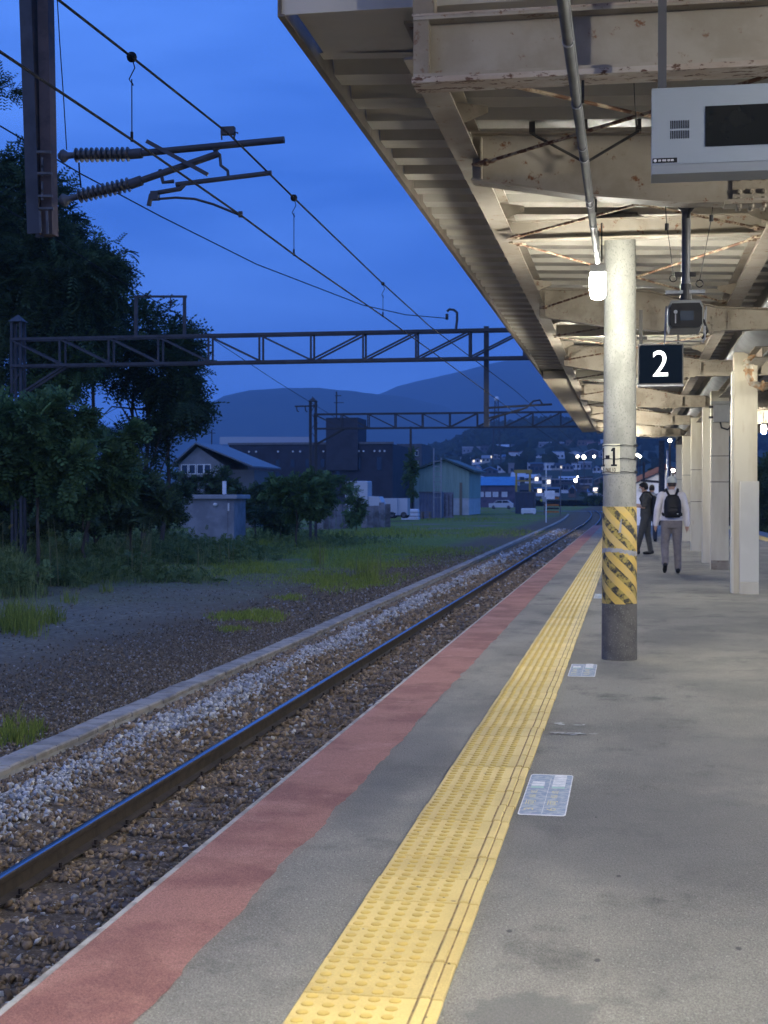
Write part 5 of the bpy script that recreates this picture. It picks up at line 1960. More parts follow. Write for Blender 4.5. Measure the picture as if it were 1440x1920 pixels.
# shrubs
SH = [(-30, 810, 36.5, 130, 95, 1900, MD, 'round', .42, 'large leafy shrub at the picture border below the gantry post'), (70, 840, 36.5, 95, 90, 1500, MD, 'round', .40, 'leafy green shrub below the knee brace of the gantry'),
      (160, 880, 42, 90, 85, 1300, MD, 'round', .40, 'dense green shrub between the gantry post and the feathery tree'), (245, 915, 50, 75, 70, 1000, DK, 'round', .40, 'dark shrub at the foot of the feathery tree'),
      (308, 945, 60, 45, 45, 500, DK, 'round', .42, 'dark shrub beside the grey hut'),
      (30, 945, 44, 140, 70, 1500, DK, 'round', .4, 'low dark scrub behind the tall weeds at the picture border'), (180, 960, 50, 110, 40, 900, DK, 'round', .4, 'low dark scrub behind the weeds beside the feathery tree'), (110, 690, 50, 60, 60, 700, MD, 'frond', .5, 'light leafy bush rising behind the gantry knee brace'),
      (385, 912, 86, 62, 30, 700, DK, 'round', .45, 'dark bushes between the grey hut and the gabled house'), (480, 940, 78, 50, 36, 600, DK, 'round', .45, 'dark bush just beyond the grey hut'), (555, 930, 66, 62, 38, 900, MD, 'round', .45, 'rounded bush round the distant gantry post'), (625, 916, 106, 50, 24, 600, MD, 'round', .45, 'bush in front of the white truck'),
      (668, 945, 96, 16, 40, 300, MD, 'round', .45, 'bush hanging over the old slab fence'), (525, 965, 74, 55, 30, 500, DK, 'round', .4, 'low dark bush before the old slab fence'), (770, 880, 150, 6, 50, 170, BR, 'round', .7, 'tall ivy column round a pole beside the green shed')]
for i, (u, v, D, ru, rv, n, tint, kind, lf, lb) in enumerate(SH):
    c = at(u, v, D=D)
    plant('shrub', gnd(u, D), [bl(u, v + rv * .15, D, ru * .8, rv * .8, int(n * .6))] + [bl(u + ru * random.uniform(-.75, .75), v + rv * random.uniform(-.75, .6), D + random.uniform(-1.2, 1.2), ru * random.uniform(.25, .5), rv * random.uniform(.25, .5), n // 6) for _ in range(6)], kind, lf, tint, lb, 'shrub', 'shrubs along the yard', trunk=(.06, c.x, c.y, c.z), limbs=5, seed=i)

# grass and weeds, one mass
def blades(P, Hh, W, lean, C):
    n = len(P)
    a = RNG.uniform(0, 2 * PI, n)
    dx, dy = np.cos(a), np.sin(a)
    l = lean * RNG.uniform(.1, 1, n) * Hh
    b_ = RNG.uniform(0, 2 * PI, n)
    lx, ly = np.cos(b_) * l, np.sin(b_) * l
    V = np.zeros((n, 6, 3))
    for i, (h, w, f) in enumerate(((0, 1, 0), (.55, .8, .35), (1, .12, 1))):
        for s, j in ((-1, 2 * i), (1, 2 * i + 1)):
            V[:, j, 0] = P[:, 0] + dx * W * w * s * .5 + lx * f
            V[:, j, 1] = P[:, 1] + dy * W * w * s * .5 + ly * f
            V[:, j, 2] = P[:, 2] + Hh * h
    Fq = np.array([[0, 1, 3, 2], [2, 3, 5, 4]])[None] + (np.arange(n) * 6)[:, None, None]
    return V.reshape(-1, 3), Fq.reshape(-1, 4), np.repeat(C, 6, axis=0)


def scatter(u0, u1, v0, v1, n, z=GZ - .03):
    """ground points under a picture patch"""
    out = []
    for _ in range(n):
        p = at(random.uniform(u0, u1), random.uniform(v0, v1), Z=z)
        out.append(p[:])
    return np.array(out)


def ell(u, v, ru, rv, n, z=GZ - .03, edge=False):
    a, r = RNG.uniform(0, 2 * PI, n), np.sqrt(RNG.uniform(0, 1, n)) * RNG.uniform(.6, 1.15, n)
    k_ = 1 + .28 * np.sin(a * 3 + u) + .18 * np.sin(a * 5 + v)
    e_ = np.clip(1.15 - r ** 2 * .95, .08, 1.0)
    r = r * k_
    if edge: return np.array([at(u + ru * rr * math.cos(aa), v + rv * rr * math.sin(aa), Z=z)[:] for aa, rr in zip(a, r)]), e_
    return np.array([at(u + ru * rr * math.cos(aa), v + rv * rr * math.sin(aa), Z=z)[:] for aa, rr in zip(a, r)])


V_, F_, C_, k0 = [], [], [], 0


def put(v, f, c):
    global k0
    V_.append(v); F_.append(f + k0); C_.append(c)
    k0 += len(v)


def tints(n, a, c): return np.array(a) + (np.array(c) - np.array(a)) * RNG.uniform(size=(n, 1))


G1, G2 = (.12, .165, .028), (.30, .35, .06)
W1, W2 = (.085, .125, .035), (.25, .30, .11)
for (u, v, ru, rv, n, h) in ((470, 1158, 75, 10, 1500, .10), (435, 1182, 30, 5, 300, .07), (650, 1092, 110, 17, 2600, .12), (545, 1122, 30, 6, 350, .07), (560, 1075, 190, 26, 2600, .06), (780, 1045, 160, 22, 2600, .06), (640, 1025, 220, 16, 2400, .09), (360, 1075, 80, 14, 900, .06), (700, 1062, 90, 10, 1400, .12), (820, 1035, 110, 12, 1400, .12), (950, 1000, 90, 10, 1000, .12),
                             (850, 1000, 160, 10, 1400, .14), (620, 1042, 130, 14, 1600, .16), (460, 1065, 90, 16, 1300, .14), (530, 1020, 160, 9, 1500, .25), (380, 1045, 90, 10, 900, .3), (740, 1000, 90, 9, 900, .25), (880, 975, 100, 5, 600, .25), (640, 1005, 140, 6, 900, .3)):
    P = ell(u, v, ru, rv, n)
    put(*blades(P, h * RNG.uniform(.4, 1.4, n), .012 + .0004 * P[:, 1] * .4, .6, tints(n, G1, G2)))
for (u, v, ru, rv, n, h) in ((30, 1178, 60, 18, 700, .45), (95, 1165, 25, 10, 160, .3), (25, 1385, 55, 26, 420, .14), (70, 1370, 18, 12, 90, .10), (700, 1095, 14, 5, 60, .5), (685, 1085, 24, 5, 90, .6), (595, 1060, 12, 4, 50, .8), (200, 1110, 14, 3, 50, .25), (130, 1130, 20, 5, 50, .3)):
    P = ell(u, v, ru, rv, n)
    put(*blades(P, h * RNG.uniform(.4, 1.3, n), .010 + .0006 * P[:, 1] * .3, .5, tints(n, G1, G2) * .8))
# tall weeds before the shrubs
for (u, v, ru, rv, n, h) in ((0, 1105, 75, 26, 1500, 1.1), (30, 1000, 150, 25, 1800, 1.8), (200, 1000, 120, 20, 1500, 1.5), (55, 1070, 95, 20, 2300, 1.5), (175, 1068, 105, 17, 2600, .85), (235, 1040, 100, 14, 1800, 1.0), (50, 1030, 130, 18, 1500, 1.6), (310, 1030, 70, 13, 1100, 1.1), (400, 1028, 85, 10, 900, .5), (530, 1008, 110, 7, 900, .7), (130, 1095, 60, 9, 500, .45), (265, 1070, 40, 9, 400, .6), (320, 1085, 110, 13, 900, .22), (370, 1050, 120, 14, 1600, .45), (450, 1040, 130, 12, 1500, .35), (600, 1020, 160, 10, 1400, .4), (120, 1085, 130, 16, 1600, .7), (280, 1045, 130, 14, 1300, .8)):
    P, e_ = ell(u, v, ru, rv, n, edge=True)
    put(*blades(P, h * e_ * RNG.uniform(.3, 1.15, n), .022, .45, tints(n, W1, W2)))
    m = n // 6
    Q = ell(u, v, ru * .9, rv * .9, m)
    hh = h * RNG.uniform(.35, 1.0, m)
    S = np.concatenate([Q + np.stack([np.zeros(m), np.zeros(m), hh * f], 1) for f in (.45, .65, .85)])
    put(*sprays(S, RNG.normal(size=(len(S), 3)) + np.array([0, 0, .3]), .24 * RNG.uniform(.5, 1.3, len(S)), tints(len(S), W1, (.11, .16, .055)), 'round'))
# dry straws along the trough and the track
n = 420
yy_ = RNG.uniform(10, 55, n)
P = np.stack([np.array([trough_x(y) for y in yy_]) + RNG.choice([-.24, .24, .3, -.35], n) + RNG.normal(0, .09, n), yy_, np.full(n, GZ - .02)], 1)
put(*blades(P, RNG.uniform(.02, .16, n), .008, 1.6, tints(n, (.16, .13, .07), (.30, .26, .16))))
# seed stalks
for (u0, u1, v0, v1, n, h) in ((200, 300, 1060, 1085, 26, 1.6), (330, 440, 1055, 1075, 14, 1.0), (560, 620, 1062, 1075, 10, 1.0), (0, 110, 1060, 1110, 24, 1.9), (665, 720, 1078, 1090, 9, 1.0), (380, 420, 1042, 1052, 6, .9)):
    P = scatter(u0, u1, v0, v1, n)
    put(*blades(P, h * RNG.uniform(.7, 1.1, n), .03, .12, tints(n, (.11, .12, .05), (.19, .19, .09))))
P = scatter(-10, 90, 1060, 1090, 10)
put(*sprays(P + np.array([0, 0, 1.45]), RNG.normal(size=(10, 3)), np.full(10, .28), tints(10, (.30, .22, .03), (.40, .30, .04)), 'fine'))
me = np_mesh('weeds', np.concatenate(V_), np.concatenate(F_), leaf_m, np.concatenate(C_))
tag(link('weeds', me), 'wild grass and weeds growing over the gravel yard', kind='stuff')

# ------------------------------------------------------------------ yard things
hut_m = M('hut_concrete', (.25, .27, .30), (.19, .205, .23), scale=1.2, rough=.9, bump=.3, rust=(.12, .13, .14), rlo=.6, rhi=.8, rscale=1.5)
hp = at(398, 1018, Z=GZ)
HD = (hp - EYE).dot(V_F)


def fr(u0, u1, v0, v1, D):
    """width range and height range of a frontal rectangle at distance D, in a frame turned to the track"""
    a, c = at(u0, v1, D=D), at(u1, v0, D=D)
    return a, c


a, c = at(353, 1018, D=HD), at(443, 935, D=HD)
hut = thing('equipment_hut', (a.x, a.y, GZ), 'small grey concrete hut with a flat slab roof among the weeds', 'hut')
W, HH = c.x - a.x, c.z - GZ
b = MB().box(a.x, c.x, a.y, a.y + 2.2, GZ - .05, c.z)
b.build('wall', hut_m, hut)
b = MB().cham(a.x - .15, c.x + .2, a.y - .18, a.y + 2.4, c.z + .001, c.z + .20, .02)
b.build('roof_slab', M('slab_concrete', (.33, .35, .38), (.27, .29, .31), scale=2, rough=.9), hut)
b = MB().box(c.x - .32, c.x - .31, a.y - .012, a.y - .001, GZ, c.z - .05)
b.build('door_edge', dark_m, hut)
dp = at(407, 946, D=HD)
b = MB().ball((dp.x, a.y - .05, dp.z), (.12, .09, .09), 12)
b.build('bulkhead_light', white_m, hut)
b = MB().box(at(433, 0, D=HD).x, at(436, 0, D=HD).x, a.y - .03, a.y - .002, at(0, 958, D=HD).z, at(0, 943, D=HD).z)
b.build('notice', white_m, hut)
ap = at(417, 931, D=HD)
b = MB().bar((ap.x, a.y + .6, c.z + .15), (ap.x, a.y + .6, ap.z + .25), .05, .05).box(ap.x - .07, ap.x + .11, a.y + .55, a.y + .66, ap.z + .12, at(0, 902, D=HD).z)
b.build('aerial_box', white_m, hut)

# old slab fence
FD = 100
fence = thing('slab_fence', tuple(at(597, 992, D=FD)), 'old weathered concrete slab fence half covered by bushes', 'fence')
slab = MB().cham(-.21, .21, -.06, .06, 0, 1.75, .02).mesh('slab', M('fence_slab', (.20, .20, .215), (.115, .112, .115), scale=1.6, rough=.9, rnd=.25, bump=.3))
for u in list(range(600, 656, 12)) + list(range(683, 736, 11)):
    p = at(u, 992 - (u - 600) * .03, D=FD + (u - 600) * .06)
    piece('slab', slab, fence, (p.x, p.y, GZ), random.uniform(-.08, .08), scale=(1, 1, random.uniform(.92, 1.08)))
b = MB()
p, q_ = at(596, 0, D=FD + .4), at(740, 0, D=FD + 9)
b.bar((p.x, p.y + .25, GZ + 1.0), (q_.x, q_.y + .25, GZ + 1.0), .08, .12)
b.build('rail', dark_m, fence)

glass_d = M('dark_glass', (.015, .02, .035), rough=.12, spec=.6)
lit_w = emis('lit_window', (1.0, .85, .6), 1.2)


def windows(parent, y, rects, frame_m=white_m, gm=None):
    for (x0, x1, z0, z1) in rects:
        b = MB()
        t = min(.08, (x1 - x0) * .12)
        b.box(x0 - t, x1 + t, y - .06, y - .002, z0 - t, z0).box(x0 - t, x1 + t, y - .06, y - .002, z1, z1 + t).box(x0 - t, x0, y - .06, y - .002, z0, z1).box(x1, x1 + t, y - .06, y - .002, z0, z1)
        w = b.build('window', frame_m, parent)
        b = MB().box(x0, x1, y - .03, y - .003, z0, z1)
        b.build('pane', gm or glass_d, w)


# house with a gable
D = 105
a, pk, c = at(340, 880, D=D), at(372, 833, D=D), at(418, 880, D=D)
house = thing('gable_house', (a.x, a.y, GZ), 'grey gabled house with a pale blue metal roof behind the bushes', 'house')
y0 = a.y
ex = at(335, 872, D=D)
b = MB()
zE, zP = at(425, 868, D=D).z, pk.z
xl, xr = at(336, 0, D=D).x, at(424, 0, D=D).x
b.prism([(xl, GZ), (xr, GZ), (xr, zE - .15), (pk.x, zP - .2), (xl, zE - .15)], 'y', y0, y0 + 7)
b.build('wall', M('house_wall', (.22, .23, .25), (.18, .19, .205), scale=1, rough=.9), house)
roofb = M('metal_roof', (.125, .15, .175), (.095, .115, .14), scale=1.5, rough=.45, metal=.2, bump=.1)
rx = at(484, 872, D=D).x
b = MB()
b.prism([(pk.x, zP), (rx, zE - .35), (rx, zE - .25), (pk.x, zP + .12)], 'y', y0 - .5, y0 + 8)
rf = b.build('roof', roofb, house)
b = MB()
b.prism([(pk.x, zP), (pk.x, zP + .12), (xl - .5, zE - .18), (xl - .5, zE - .30)], 'y', y0 - .5, y0 + 8)
b.build('roof', roofb, house)
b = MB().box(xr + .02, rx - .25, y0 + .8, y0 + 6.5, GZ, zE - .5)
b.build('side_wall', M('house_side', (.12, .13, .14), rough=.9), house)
wz0, wz1 = at(0, 888, D=D).z, at(0, 872, D=D).z
windows(house, y0, [(at(u, 0, D=D).x, at(u + 11, 0, D=D).x, wz0, wz1) for u in (343, 358, 374, 388)])
b = MB().tube([at(397, 838, D=D + 6), at(397, 806, D=D + 6)], .05, 6)
b.tube([at(390, 812, D=D + 6), at(404, 812, D=D + 6)], .03, 5)
b.build('roof_aerial', dark_m, house)

# big dark building
D = 165
a, c = at(428, 0, D=D), at(745, 0, D=D)
zt = at(0, 834, D=D).z
dark_b = M('dark_cladding', (.030, .036, .055), (.022, .027, .042), scale=.8, rough=.7, bump=.1)
big = thing('dark_building', (a.x, a.y, GZ), 'long dark flat-roofed building with a square stair tower', 'building')
y0 = a.y
b = MB().box(a.x, c.x, y0, y0 + 16, GZ, zt)
b.build('wall', dark_b, big)
ta, tc_ = at(619, 0, D=D).x, at(680, 0, D=D).x
b = MB().box(ta, tc_, y0 - .4, y0 + 5, zt - 3.0, at(0, 785, D=D).z)
b.build('stair_tower', M('tower_cladding', (.038, .043, .06), (.028, .032, .047), scale=1, rough=.7), big)
b = MB().box(a.x - .1, ta - .02, y0 - .1, y0 + .3, zt + .001, zt + .25).box(tc_ + .02, c.x + .1, y0 - .1, y0 + .3, zt + .001, zt + .25)
b.build('parapet', grey_m, big)
windows(big, y0, [(at(u, 0, D=D).x, at(u + w, 0, D=D).x, at(0, v + h, D=D).z, at(0, v, D=D).z) for u, v, w, h in ((520, 862, 8, 14), (549, 862, 8, 14), (578, 861, 8, 16), (607, 861, 8, 15), (637, 850, 7, 15), (676, 858, 8, 22), (715, 858, 9, 24), (637, 883, 7, 14), (520, 885, 8, 12), (549, 885, 8, 12))], frame_m=dark_b)
for u in (466, 480, 523, 552, 566, 611, 679, 688, 709, 719, 728):
    p = at(u, 847, D=D)
    b = MB().lathe([(.12, 0), (.09, .12)], (p.x, y0, p.z), 8, (0, -1, 0))
    b.build('wall_vent', white_m, big)
b = MB()
for u in (415, 440, 470, 500, 530, 555, 580):
    p = at(u, 0, D=D + 9)
    b.bar((p.x, p.y, zt), (p.x, p.y, at(0, 824, D=D).z), .08, .08)
p, q_ = at(412, 826, D=D + 9), at(582, 826, D=D + 9)
b.bar(p, q_, .06, .9)
b.build('roof_railing', M('pale_screen', (.38, .42, .47), rough=.7), big)
p = at(633, 785, D=D)
b = MB().tube([(p.x, y0 + 1, p.z), (p.x, y0 + 1, at(0, 735, D=D).z)], .09, 6).bar(at(628, 742, D=D), at(640, 742, D=D), .08, .08).bar(at(626, 755, D=D), at(645, 755, D=D), .08, .08)
b.build('aerial', dark_m, big)
D = 205
a, c = at(744, 0, D=D), at(792, 0, D=D)
b = MB().box(a.x, c.x, a.y, a.y + 10, GZ, at(0, 832, D=D).z)
blk = thing('grey_block', (a.x, a.y, GZ), 'plain grey three storey block beside the ivy column', 'building')
b.build('wall', M('block_wall', (.085, .095, .115), (.07, .078, .095), scale=1, rough=.8), blk)
windows(blk, a.y, [(at(u, 0, D=D).x, at(u + 5, 0, D=D).x, at(0, v + 9, D=D).z, at(0, v, D=D).z) for v in (845, 865, 888) for u in (752, 766, 780)])

# ivy pole
p = at(770, 930, D=150)
b = MB().tube([(p.x, p.y, GZ), (p.x, p.y, at(0, 800, D=150).z)], [.16, .12], 8)
tag(b.build('wooden_pole', bark_m, base=(p.x, p.y, GZ)), 'wooden pole wrapped in ivy beside the green shed', 'pole')


# box truck, vans, cars
def car(name, p, L, Hc, col, label, cat, rotz=0.0, boxy=False):
    t = thing(name, tuple(p), label, cat)
    W = 1.65
    prof = [(-L / 2, .25), (-L / 2, .62 * Hc), (-L * .30, .66 * Hc), (-L * .17, Hc * .97), (L * .28, Hc), (L * .44, .68 * Hc), (L / 2, .6 * Hc), (L / 2, .25)]
    if boxy: prof = [(-L / 2, .3), (-L / 2, .55 * Hc), (-L * .42, .62 * Hc), (-L * .36, Hc * .95), (-L * .30, Hc), (L / 2, Hc), (L / 2, .3)]
    x, y, z = p
    b = MB().prism([(x + q0, z + q1) for q0, q1 in prof], 'y', y - W / 2, y + W / 2)
    b.build('body', col, t)
    b = MB()
    if not boxy: b.prism([(x - L * .26, z + .68 * Hc), (x - L * .15, z + Hc * .92), (x + L * .04, z + Hc * .93), (x + L * .04, z + .68 * Hc)], 'y', y - W / 2 - .012, y - W / 2 - .001).prism([(x + L * .07, z + .68 * Hc), (x + L * .07, z + Hc * .93), (x + L * .27, z + Hc * .92), (x + L * .36, z + .70 * Hc)], 'y', y - W / 2 - .012, y - W / 2 - .001)
    else: b.prism([(x - L * .40, z + .62 * Hc), (x - L * .35, z + Hc * .9), (x - L * .22, z + Hc * .9), (x - L * .22, z + .62 * Hc)], 'y', y - W / 2 - .012, y - W / 2 - .001)
    b.build('side_window', glass_d, t)
    for sx in (-.31, .31):
        b = MB().lathe([(.30, -.1), (.32, -.06), (.32, .1)], (x + L * sx, y - W / 2 + .1, z + .31), 16, (0, 1, 0))
        wh = b.build('wheel', black_m, t)
        b = MB().lathe([(.19, 0), (.17, -.02)], (x + L * sx, y - W / 2 - .005, z + .31), 12, (0, 1, 0))
        b.build('rim', grey_m, wh)
        b = MB().lathe([(.32, -.1), (.32, .1)], (x + L * sx, y + W / 2 - .1, z + .31), 16, (0, 1, 0))
        b.build('wheel', black_m, t)
    b = MB().box(x - L / 2 - .01, x - L / 2 + .15, y - W / 2 - .01, y - W / 2 + .3, z + .5 * Hc, z + .57 * Hc)
    b.build('headlight', white_m, t)
    return t


car_w = M('white_car_paint', (.50, .51, .53), rough=.25, spec=.5)
p = at(940, 952, D=262); p.z = GZ
car('parked_car', p, 4.5, 1.6, car_w, 'white estate car parked before the blue roofed shop', 'car')
p = at(676, 928, D=128); p.z = GZ
p.z = at(0, 928, D=128).z - 1.2
tk = thing('box_truck', (p.x, p.y, GZ), 'white box truck behind the bushes at the dark building', 'truck')
x0, x1 = at(648, 0, D=128).x, at(702, 0, D=128).x
b = MB().cham(x0, x1 - .5, p.y, p.y + 2.2, GZ + 1.0, at(0, 902, D=128).z, .05)
b.build('cargo_box', car_w, tk)
b = MB().prism([(x1 - .45, GZ + .5), (x1 + .9, GZ + .5), (x1 + .9, GZ + 1.4), (x1 + .55, GZ + 2.3), (x1 - .45, GZ + 2.35)], 'y', p.y + .1, p.y + 2.1)
b.build('cab', car_w, tk)
b = MB()
for xx in (x0 + .6, x0 + 1.3, x1 + .3): b.lathe([(.42, -.12), (.42, .12)], (xx, p.y + .1, GZ + .42), 14, (0, 1, 0))
b.build('wheel', black_m, tk)
for (u, v, lb) in ((722, 929, 'white van parked beyond the slab fence'), (748, 931, 'small white car at the corner of the dark building')):
    q_ = at(u, v, D=135)
    q_.z = GZ
    car('parked_van' if u < 740 else 'parked_car', (q_.x, q_.y, GZ + .25), 2.6 if u < 740 else 1.9, 1.9, car_w, lb, 'van' if u < 740 else 'car', boxy=True)

# containers, pallets and tank
cont_m = M('container_paint', (.13, .15, .21), (.10, .115, .165), scale=1, rough=.6, rust=(.09, .05, .04), rlo=.68, rhi=.8)


def container(name, u0, u1, v0, v1, D, label, mat, depth=2.4, flut=.30):
    a, c = at(u0, v1, D=D), at(u1, v0, D=D)
    t = thing(name, (a.x, a.y, GZ), label, 'container')
    b = MB()
    n = max(4, int((c.x - a.x) / flut))
    pts = []
    for i in range(n):
        x = a.x + (c.x - a.x) * i / n
        w = (c.x - a.x) / n
        pts += [(x, a.y), (x + w * .35, a.y), (x + w * .5, a.y + .05), (x + w * .85, a.y + .05)]
    pts += [(c.x, a.y), (c.x, a.y + depth), (a.x, a.y + depth)]
    b.prism(pts, 'z', GZ, c.z)
    b.build('shell', mat, t)
    b = MB().box(a.x - .05, c.x + .05, a.y - .06, a.y - .005, c.z - .12, c.z + .02).box(c.x + .005, c.x + .09, a.y - .06, a.y + .1, GZ, c.z + .02)
    b.build('frame', grey_m, t)
    return t


ct = container('container', 786, 827, 922, 972, 152, 'ribbed grey-blue container in front of the green shed', cont_m)
a, c = at(829, 970, D=152), at(850, 923, D=152)
b = MB().box(a.x + .1, c.x, a.y + .2, a.y + .35, GZ, c.z)
b.build('door_leaf', M('cont_door', (.16, .15, .19), (.22, .22, .25), scale=3, rough=.7), ct)
b = MB()
for k in (.25, .6, .95): b.bar((a.x + (c.x - a.x) * k, a.y + .15, GZ + .2), (a.x + (c.x - a.x) * k, a.y + .15, c.z - .2), .06, .06)
b.build('lock_rod', dark_m, ct)
container('container', 966, 1003, 922, 964, 190, 'dark plain container near the level crossing', M('container_dark', (.055, .065, .095), rough=.6), flut=.6)
p = at(990, 960, D=186)
b = MB().cham(p.x - .9, p.x + 1.0, p.y, p.y + .8, GZ + .1, GZ + .75, .1)
b.box(p.x - .8, p.x - .6, p.y, p.y + .7, GZ, GZ + .1).box(p.x + .7, p.x + .9, p.y, p.y + .7, GZ, GZ + .1)
tag(b.build('white_bench', white_m, base=(p.x, p.y, GZ)), 'low white bench in front of the dark plain container', 'bench')
p = at(770, 978, D=140)
tnk = thing('wrapped_stack', (p.x, p.y, GZ), 'white wrapped stack of bags on the grass by the container', 'stack')
for k in range(3):
    b = MB().cham(p.x - .85 + .03 * k, p.x + .85 - .02 * k, p.y - .5, p.y + .5, GZ + .02 + k * .36, GZ + .36 + k * .36, .12)
    b.build('bag', M('white_wrap', (.62, .64, .68), (.52, .54, .58), scale=5, rough=.6, bump=.5), tnk)
p = at(795, 968, D=146)
b = MB()
for k in range(3): b.box(p.x - 1.2, p.x + .7, p.y, p.y + 1, GZ + .25 + k * .22, GZ + .30 + k * .22)
for xx in (-1.1, -.3, .5): b.box(p.x + xx, p.x + xx + .15, p.y, p.y + 1, GZ, GZ + .74)
tag(b.build('pallet_stack', M('grey_wood', (.20, .16, .12), (.14, .11, .085), scale=4, rough=.9), base=(p.x, p.y, GZ)), 'weathered wooden pallets beside the white wrapped stack', 'pallet')

# green shed
D = 176
y0 = at(780, 0, D=D).y
gs = thing('green_shed', tuple(at(780, 965, D=D)), 'pale green metal shed with a low gable and grey base', 'shed')
xl, xr = at(777, 0, D=D).x, at(882, 0, D=D).x
zE, zP, zM = at(0, 884, D=D).z, at(0, 863, D=D).z, at(0, 934, D=D).z
xm = at(835, 0, D=D).x
green = M('green_cladding', (.27, .38, .31), (.22, .32, .26), scale=1, rough=.6, bump=.15, stretch=(4, 1, .3))
b = MB().prism([(xl, zM), (xr, zM), (xr, zE), (xm, zP), (xl, zE)], 'y', y0, y0 + 14)
b.build('wall', green, gs)
b = MB().box(xl + .02, xr - .02, y0 + .02, y0 + 13.9, GZ, zM - .002)
b.build('base_wall', M('shed_base', (.50, .52, .52), (.42, .44, .44), scale=1, rough=.8), gs)
gr = M('green_roof', (.05, .085, .075), rough=.5)
for pts in ([(xm, zP + .05), (xr + .7, zE - .1), (xr + .7, zE + .15), (xm, zP + .3)], [(xm, zP + .05), (xm, zP + .3), (xl - .6, zE + .15), (xl - .6, zE - .1)]):
    MB().prism(pts, 'y', y0 - .6, y0 + 14.5).build('roof', gr, gs)
xs = at(893, 0, D=D + 8).x
b = MB().box(xr + .01, xr + .03, y0 + .1, y0 + 13.5, zM, zE)
b.build('side_cladding', green, gs)
b = MB().box(at(864, 0, D=D).x, at(869, 0, D=D).x, y0 - .06, y0 - .003, GZ, at(0, 905, D=D).z)
b.build('downpipe', M('rust_pipe', (.20, .17, .12), rough=.8), gs)
# ladder mast before it
p = at(822, 965, D=150)
lm = thing('ladder_mast', (p.x, p.y, GZ), 'silver lattice ladder mast standing in front of the green shed', 'mast')
xa, xb = at(815, 0, D=150).x, at(829, 0, D=150).x
zt = at(0, 840, D=150).z
MB().bar((xa, p.y, GZ), (xa, p.y, zt), .10, .10).build('rail', galv, lm)
MB().bar((xb, p.y, GZ), (xb, p.y, at(0, 858, D=150).z), .10, .10).build('rail', galv, lm)
rg_ = MB().bar((xa + .05, 0, 0), (xb - .05, 0, .0), .07, .07).mesh('rung', galv)
z = GZ + 2.2
while z < at(0, 858, D=150).z:
    piece('rung', rg_, lm, (0, p.y, z))
    z += .55

# blue roofed shop
D = 300
a, c = at(897, 938, D=D), at(966, 897, D=D)
bs = thing('blue_roof_shop', (a.x, a.y, a.z), 'low shop with a bright blue roof behind the parked car', 'building')
zB = GZ
zr0, zr1 = at(0, 910, D=D).z, at(0, 896, D=D).z
MB().box(a.x, c.x, a.y, a.y + 8, zB, zr0).build('wall', M('shop_wall', (.10, .08, .12), (.05, .05, .08), scale=.6, rough=.7), bs)
MB().prism([(a.y - .5, zr0 + .002), (a.y + 8, zr0 + .002), (a.y + 8, zr1 + .3), (a.y + 5, zr1 + .3)], 'x', a.x - .3, c.x + .5).build('roof', M('blue_roof', (.05, .22, .42), (.04, .18, .36), scale=.8, rough=.45), bs)
windows(bs, a.y, [(at(u, 0, D=D).x, at(u + 9, 0, D=D).x, at(0, 931, D=D).z, at(0, 923, D=D).z) for u in (899, 913, 927, 944)], gm=M('pale_shop_window', (.5, .52, .55), rough=.3))
# yellow hoist frame
D = 205
a, c = at(968, 945, D=D), at(994, 886, D=D)
yf = thing('yellow_hoist', (a.x, a.y, GZ), 'yellow steel hoist frame behind the dark container', 'hoist')
ym = M('hoist_yellow', (.40, .28, .05), (.32, .22, .05), scale=3, rough=.6)
for x in (a.x, c.x):
    MB().bar((x, a.y, GZ), (x, a.y, c.z), .28, .28).build('leg', ym, yf)
MB().bar((a.x - .3, a.y, c.z + .15), (c.x + .3, a.y, c.z + .15), .3, .5).build('beam', ym, yf)
MB().bar((a.x - .1, a.y, c.z - 1.2), (c.x + .1, a.y, c.z - 1.2), .2, .2).build('crosspiece', ym, yf)

# railway signal and crossing
D = 126
p = at(1024, 980, Z=GZ)
D = (p - EYE).dot(V_F)
sg = thing('crossing_signal', (p.x, p.y, GZ), 'white signal post with warning boards at the level crossing', 'signal')
MB().tube([(p.x, p.y, GZ), (p.x, p.y, at(0, 868, D=D).z)], .05, 8).build('post', white_m, sg)
MB().cham(p.x - .15, p.x + .75, p.y - .1, p.y + .1, at(0, 936, D=D).z, at(0, 920, D=D).z, .02).build('board', white_m, sg)
MB().cham(p.x - .4, p.x + .0, p.y - .12, p.y - .02, at(0, 941, D=D).z, at(0, 931, D=D).z, .05).build('lamp_head', M('signal_grey', (.3, .32, .33), rough=.5), sg)
for k in range(6): MB().lathe([(.09, -.03), (.09, .03)], (p.x, p.y, at(0, 890 + k * 5, D=D).z), 8).build('band', M('signal_band', (.45, .40, .2), rough=.6), sg)
MB().lathe([(.12, 0), (.12, .05)], (p.x - .42, p.y - .13, at(0, 938, D=D).z), 10, (0, -1, 0)).build('lens', M('amber', (.35, .38, .06), rough=.3), sg)
p = at(1034, 962, D=175)
cg = thing('crossing_gate', (p.x, p.y, GZ), 'orange and black crossing gate machine beyond the signal post', 'crossing gate')
om = M('orange_paint', (.42, .15, .03), (.35, .12, .03), scale=4, rough=.6)
for k in range(5): MB().box(p.x - .8, p.x + .9, p.y, p.y + .3, GZ + .3 + k * .42, GZ + .52 + k * .42).build('bar', om if k % 2 == 0 else black_m, cg)
MB().bar((p.x - .9, p.y + .15, GZ), (p.x - .9, p.y + .15, GZ + 3), .12, .12).build('post', grey_m, cg)
MB().bar((p.x + 1.1, p.y + .15, GZ), (p.x + 1.1, p.y + .15, GZ + 5.5), .14, .14).build('post', grey_m, cg)
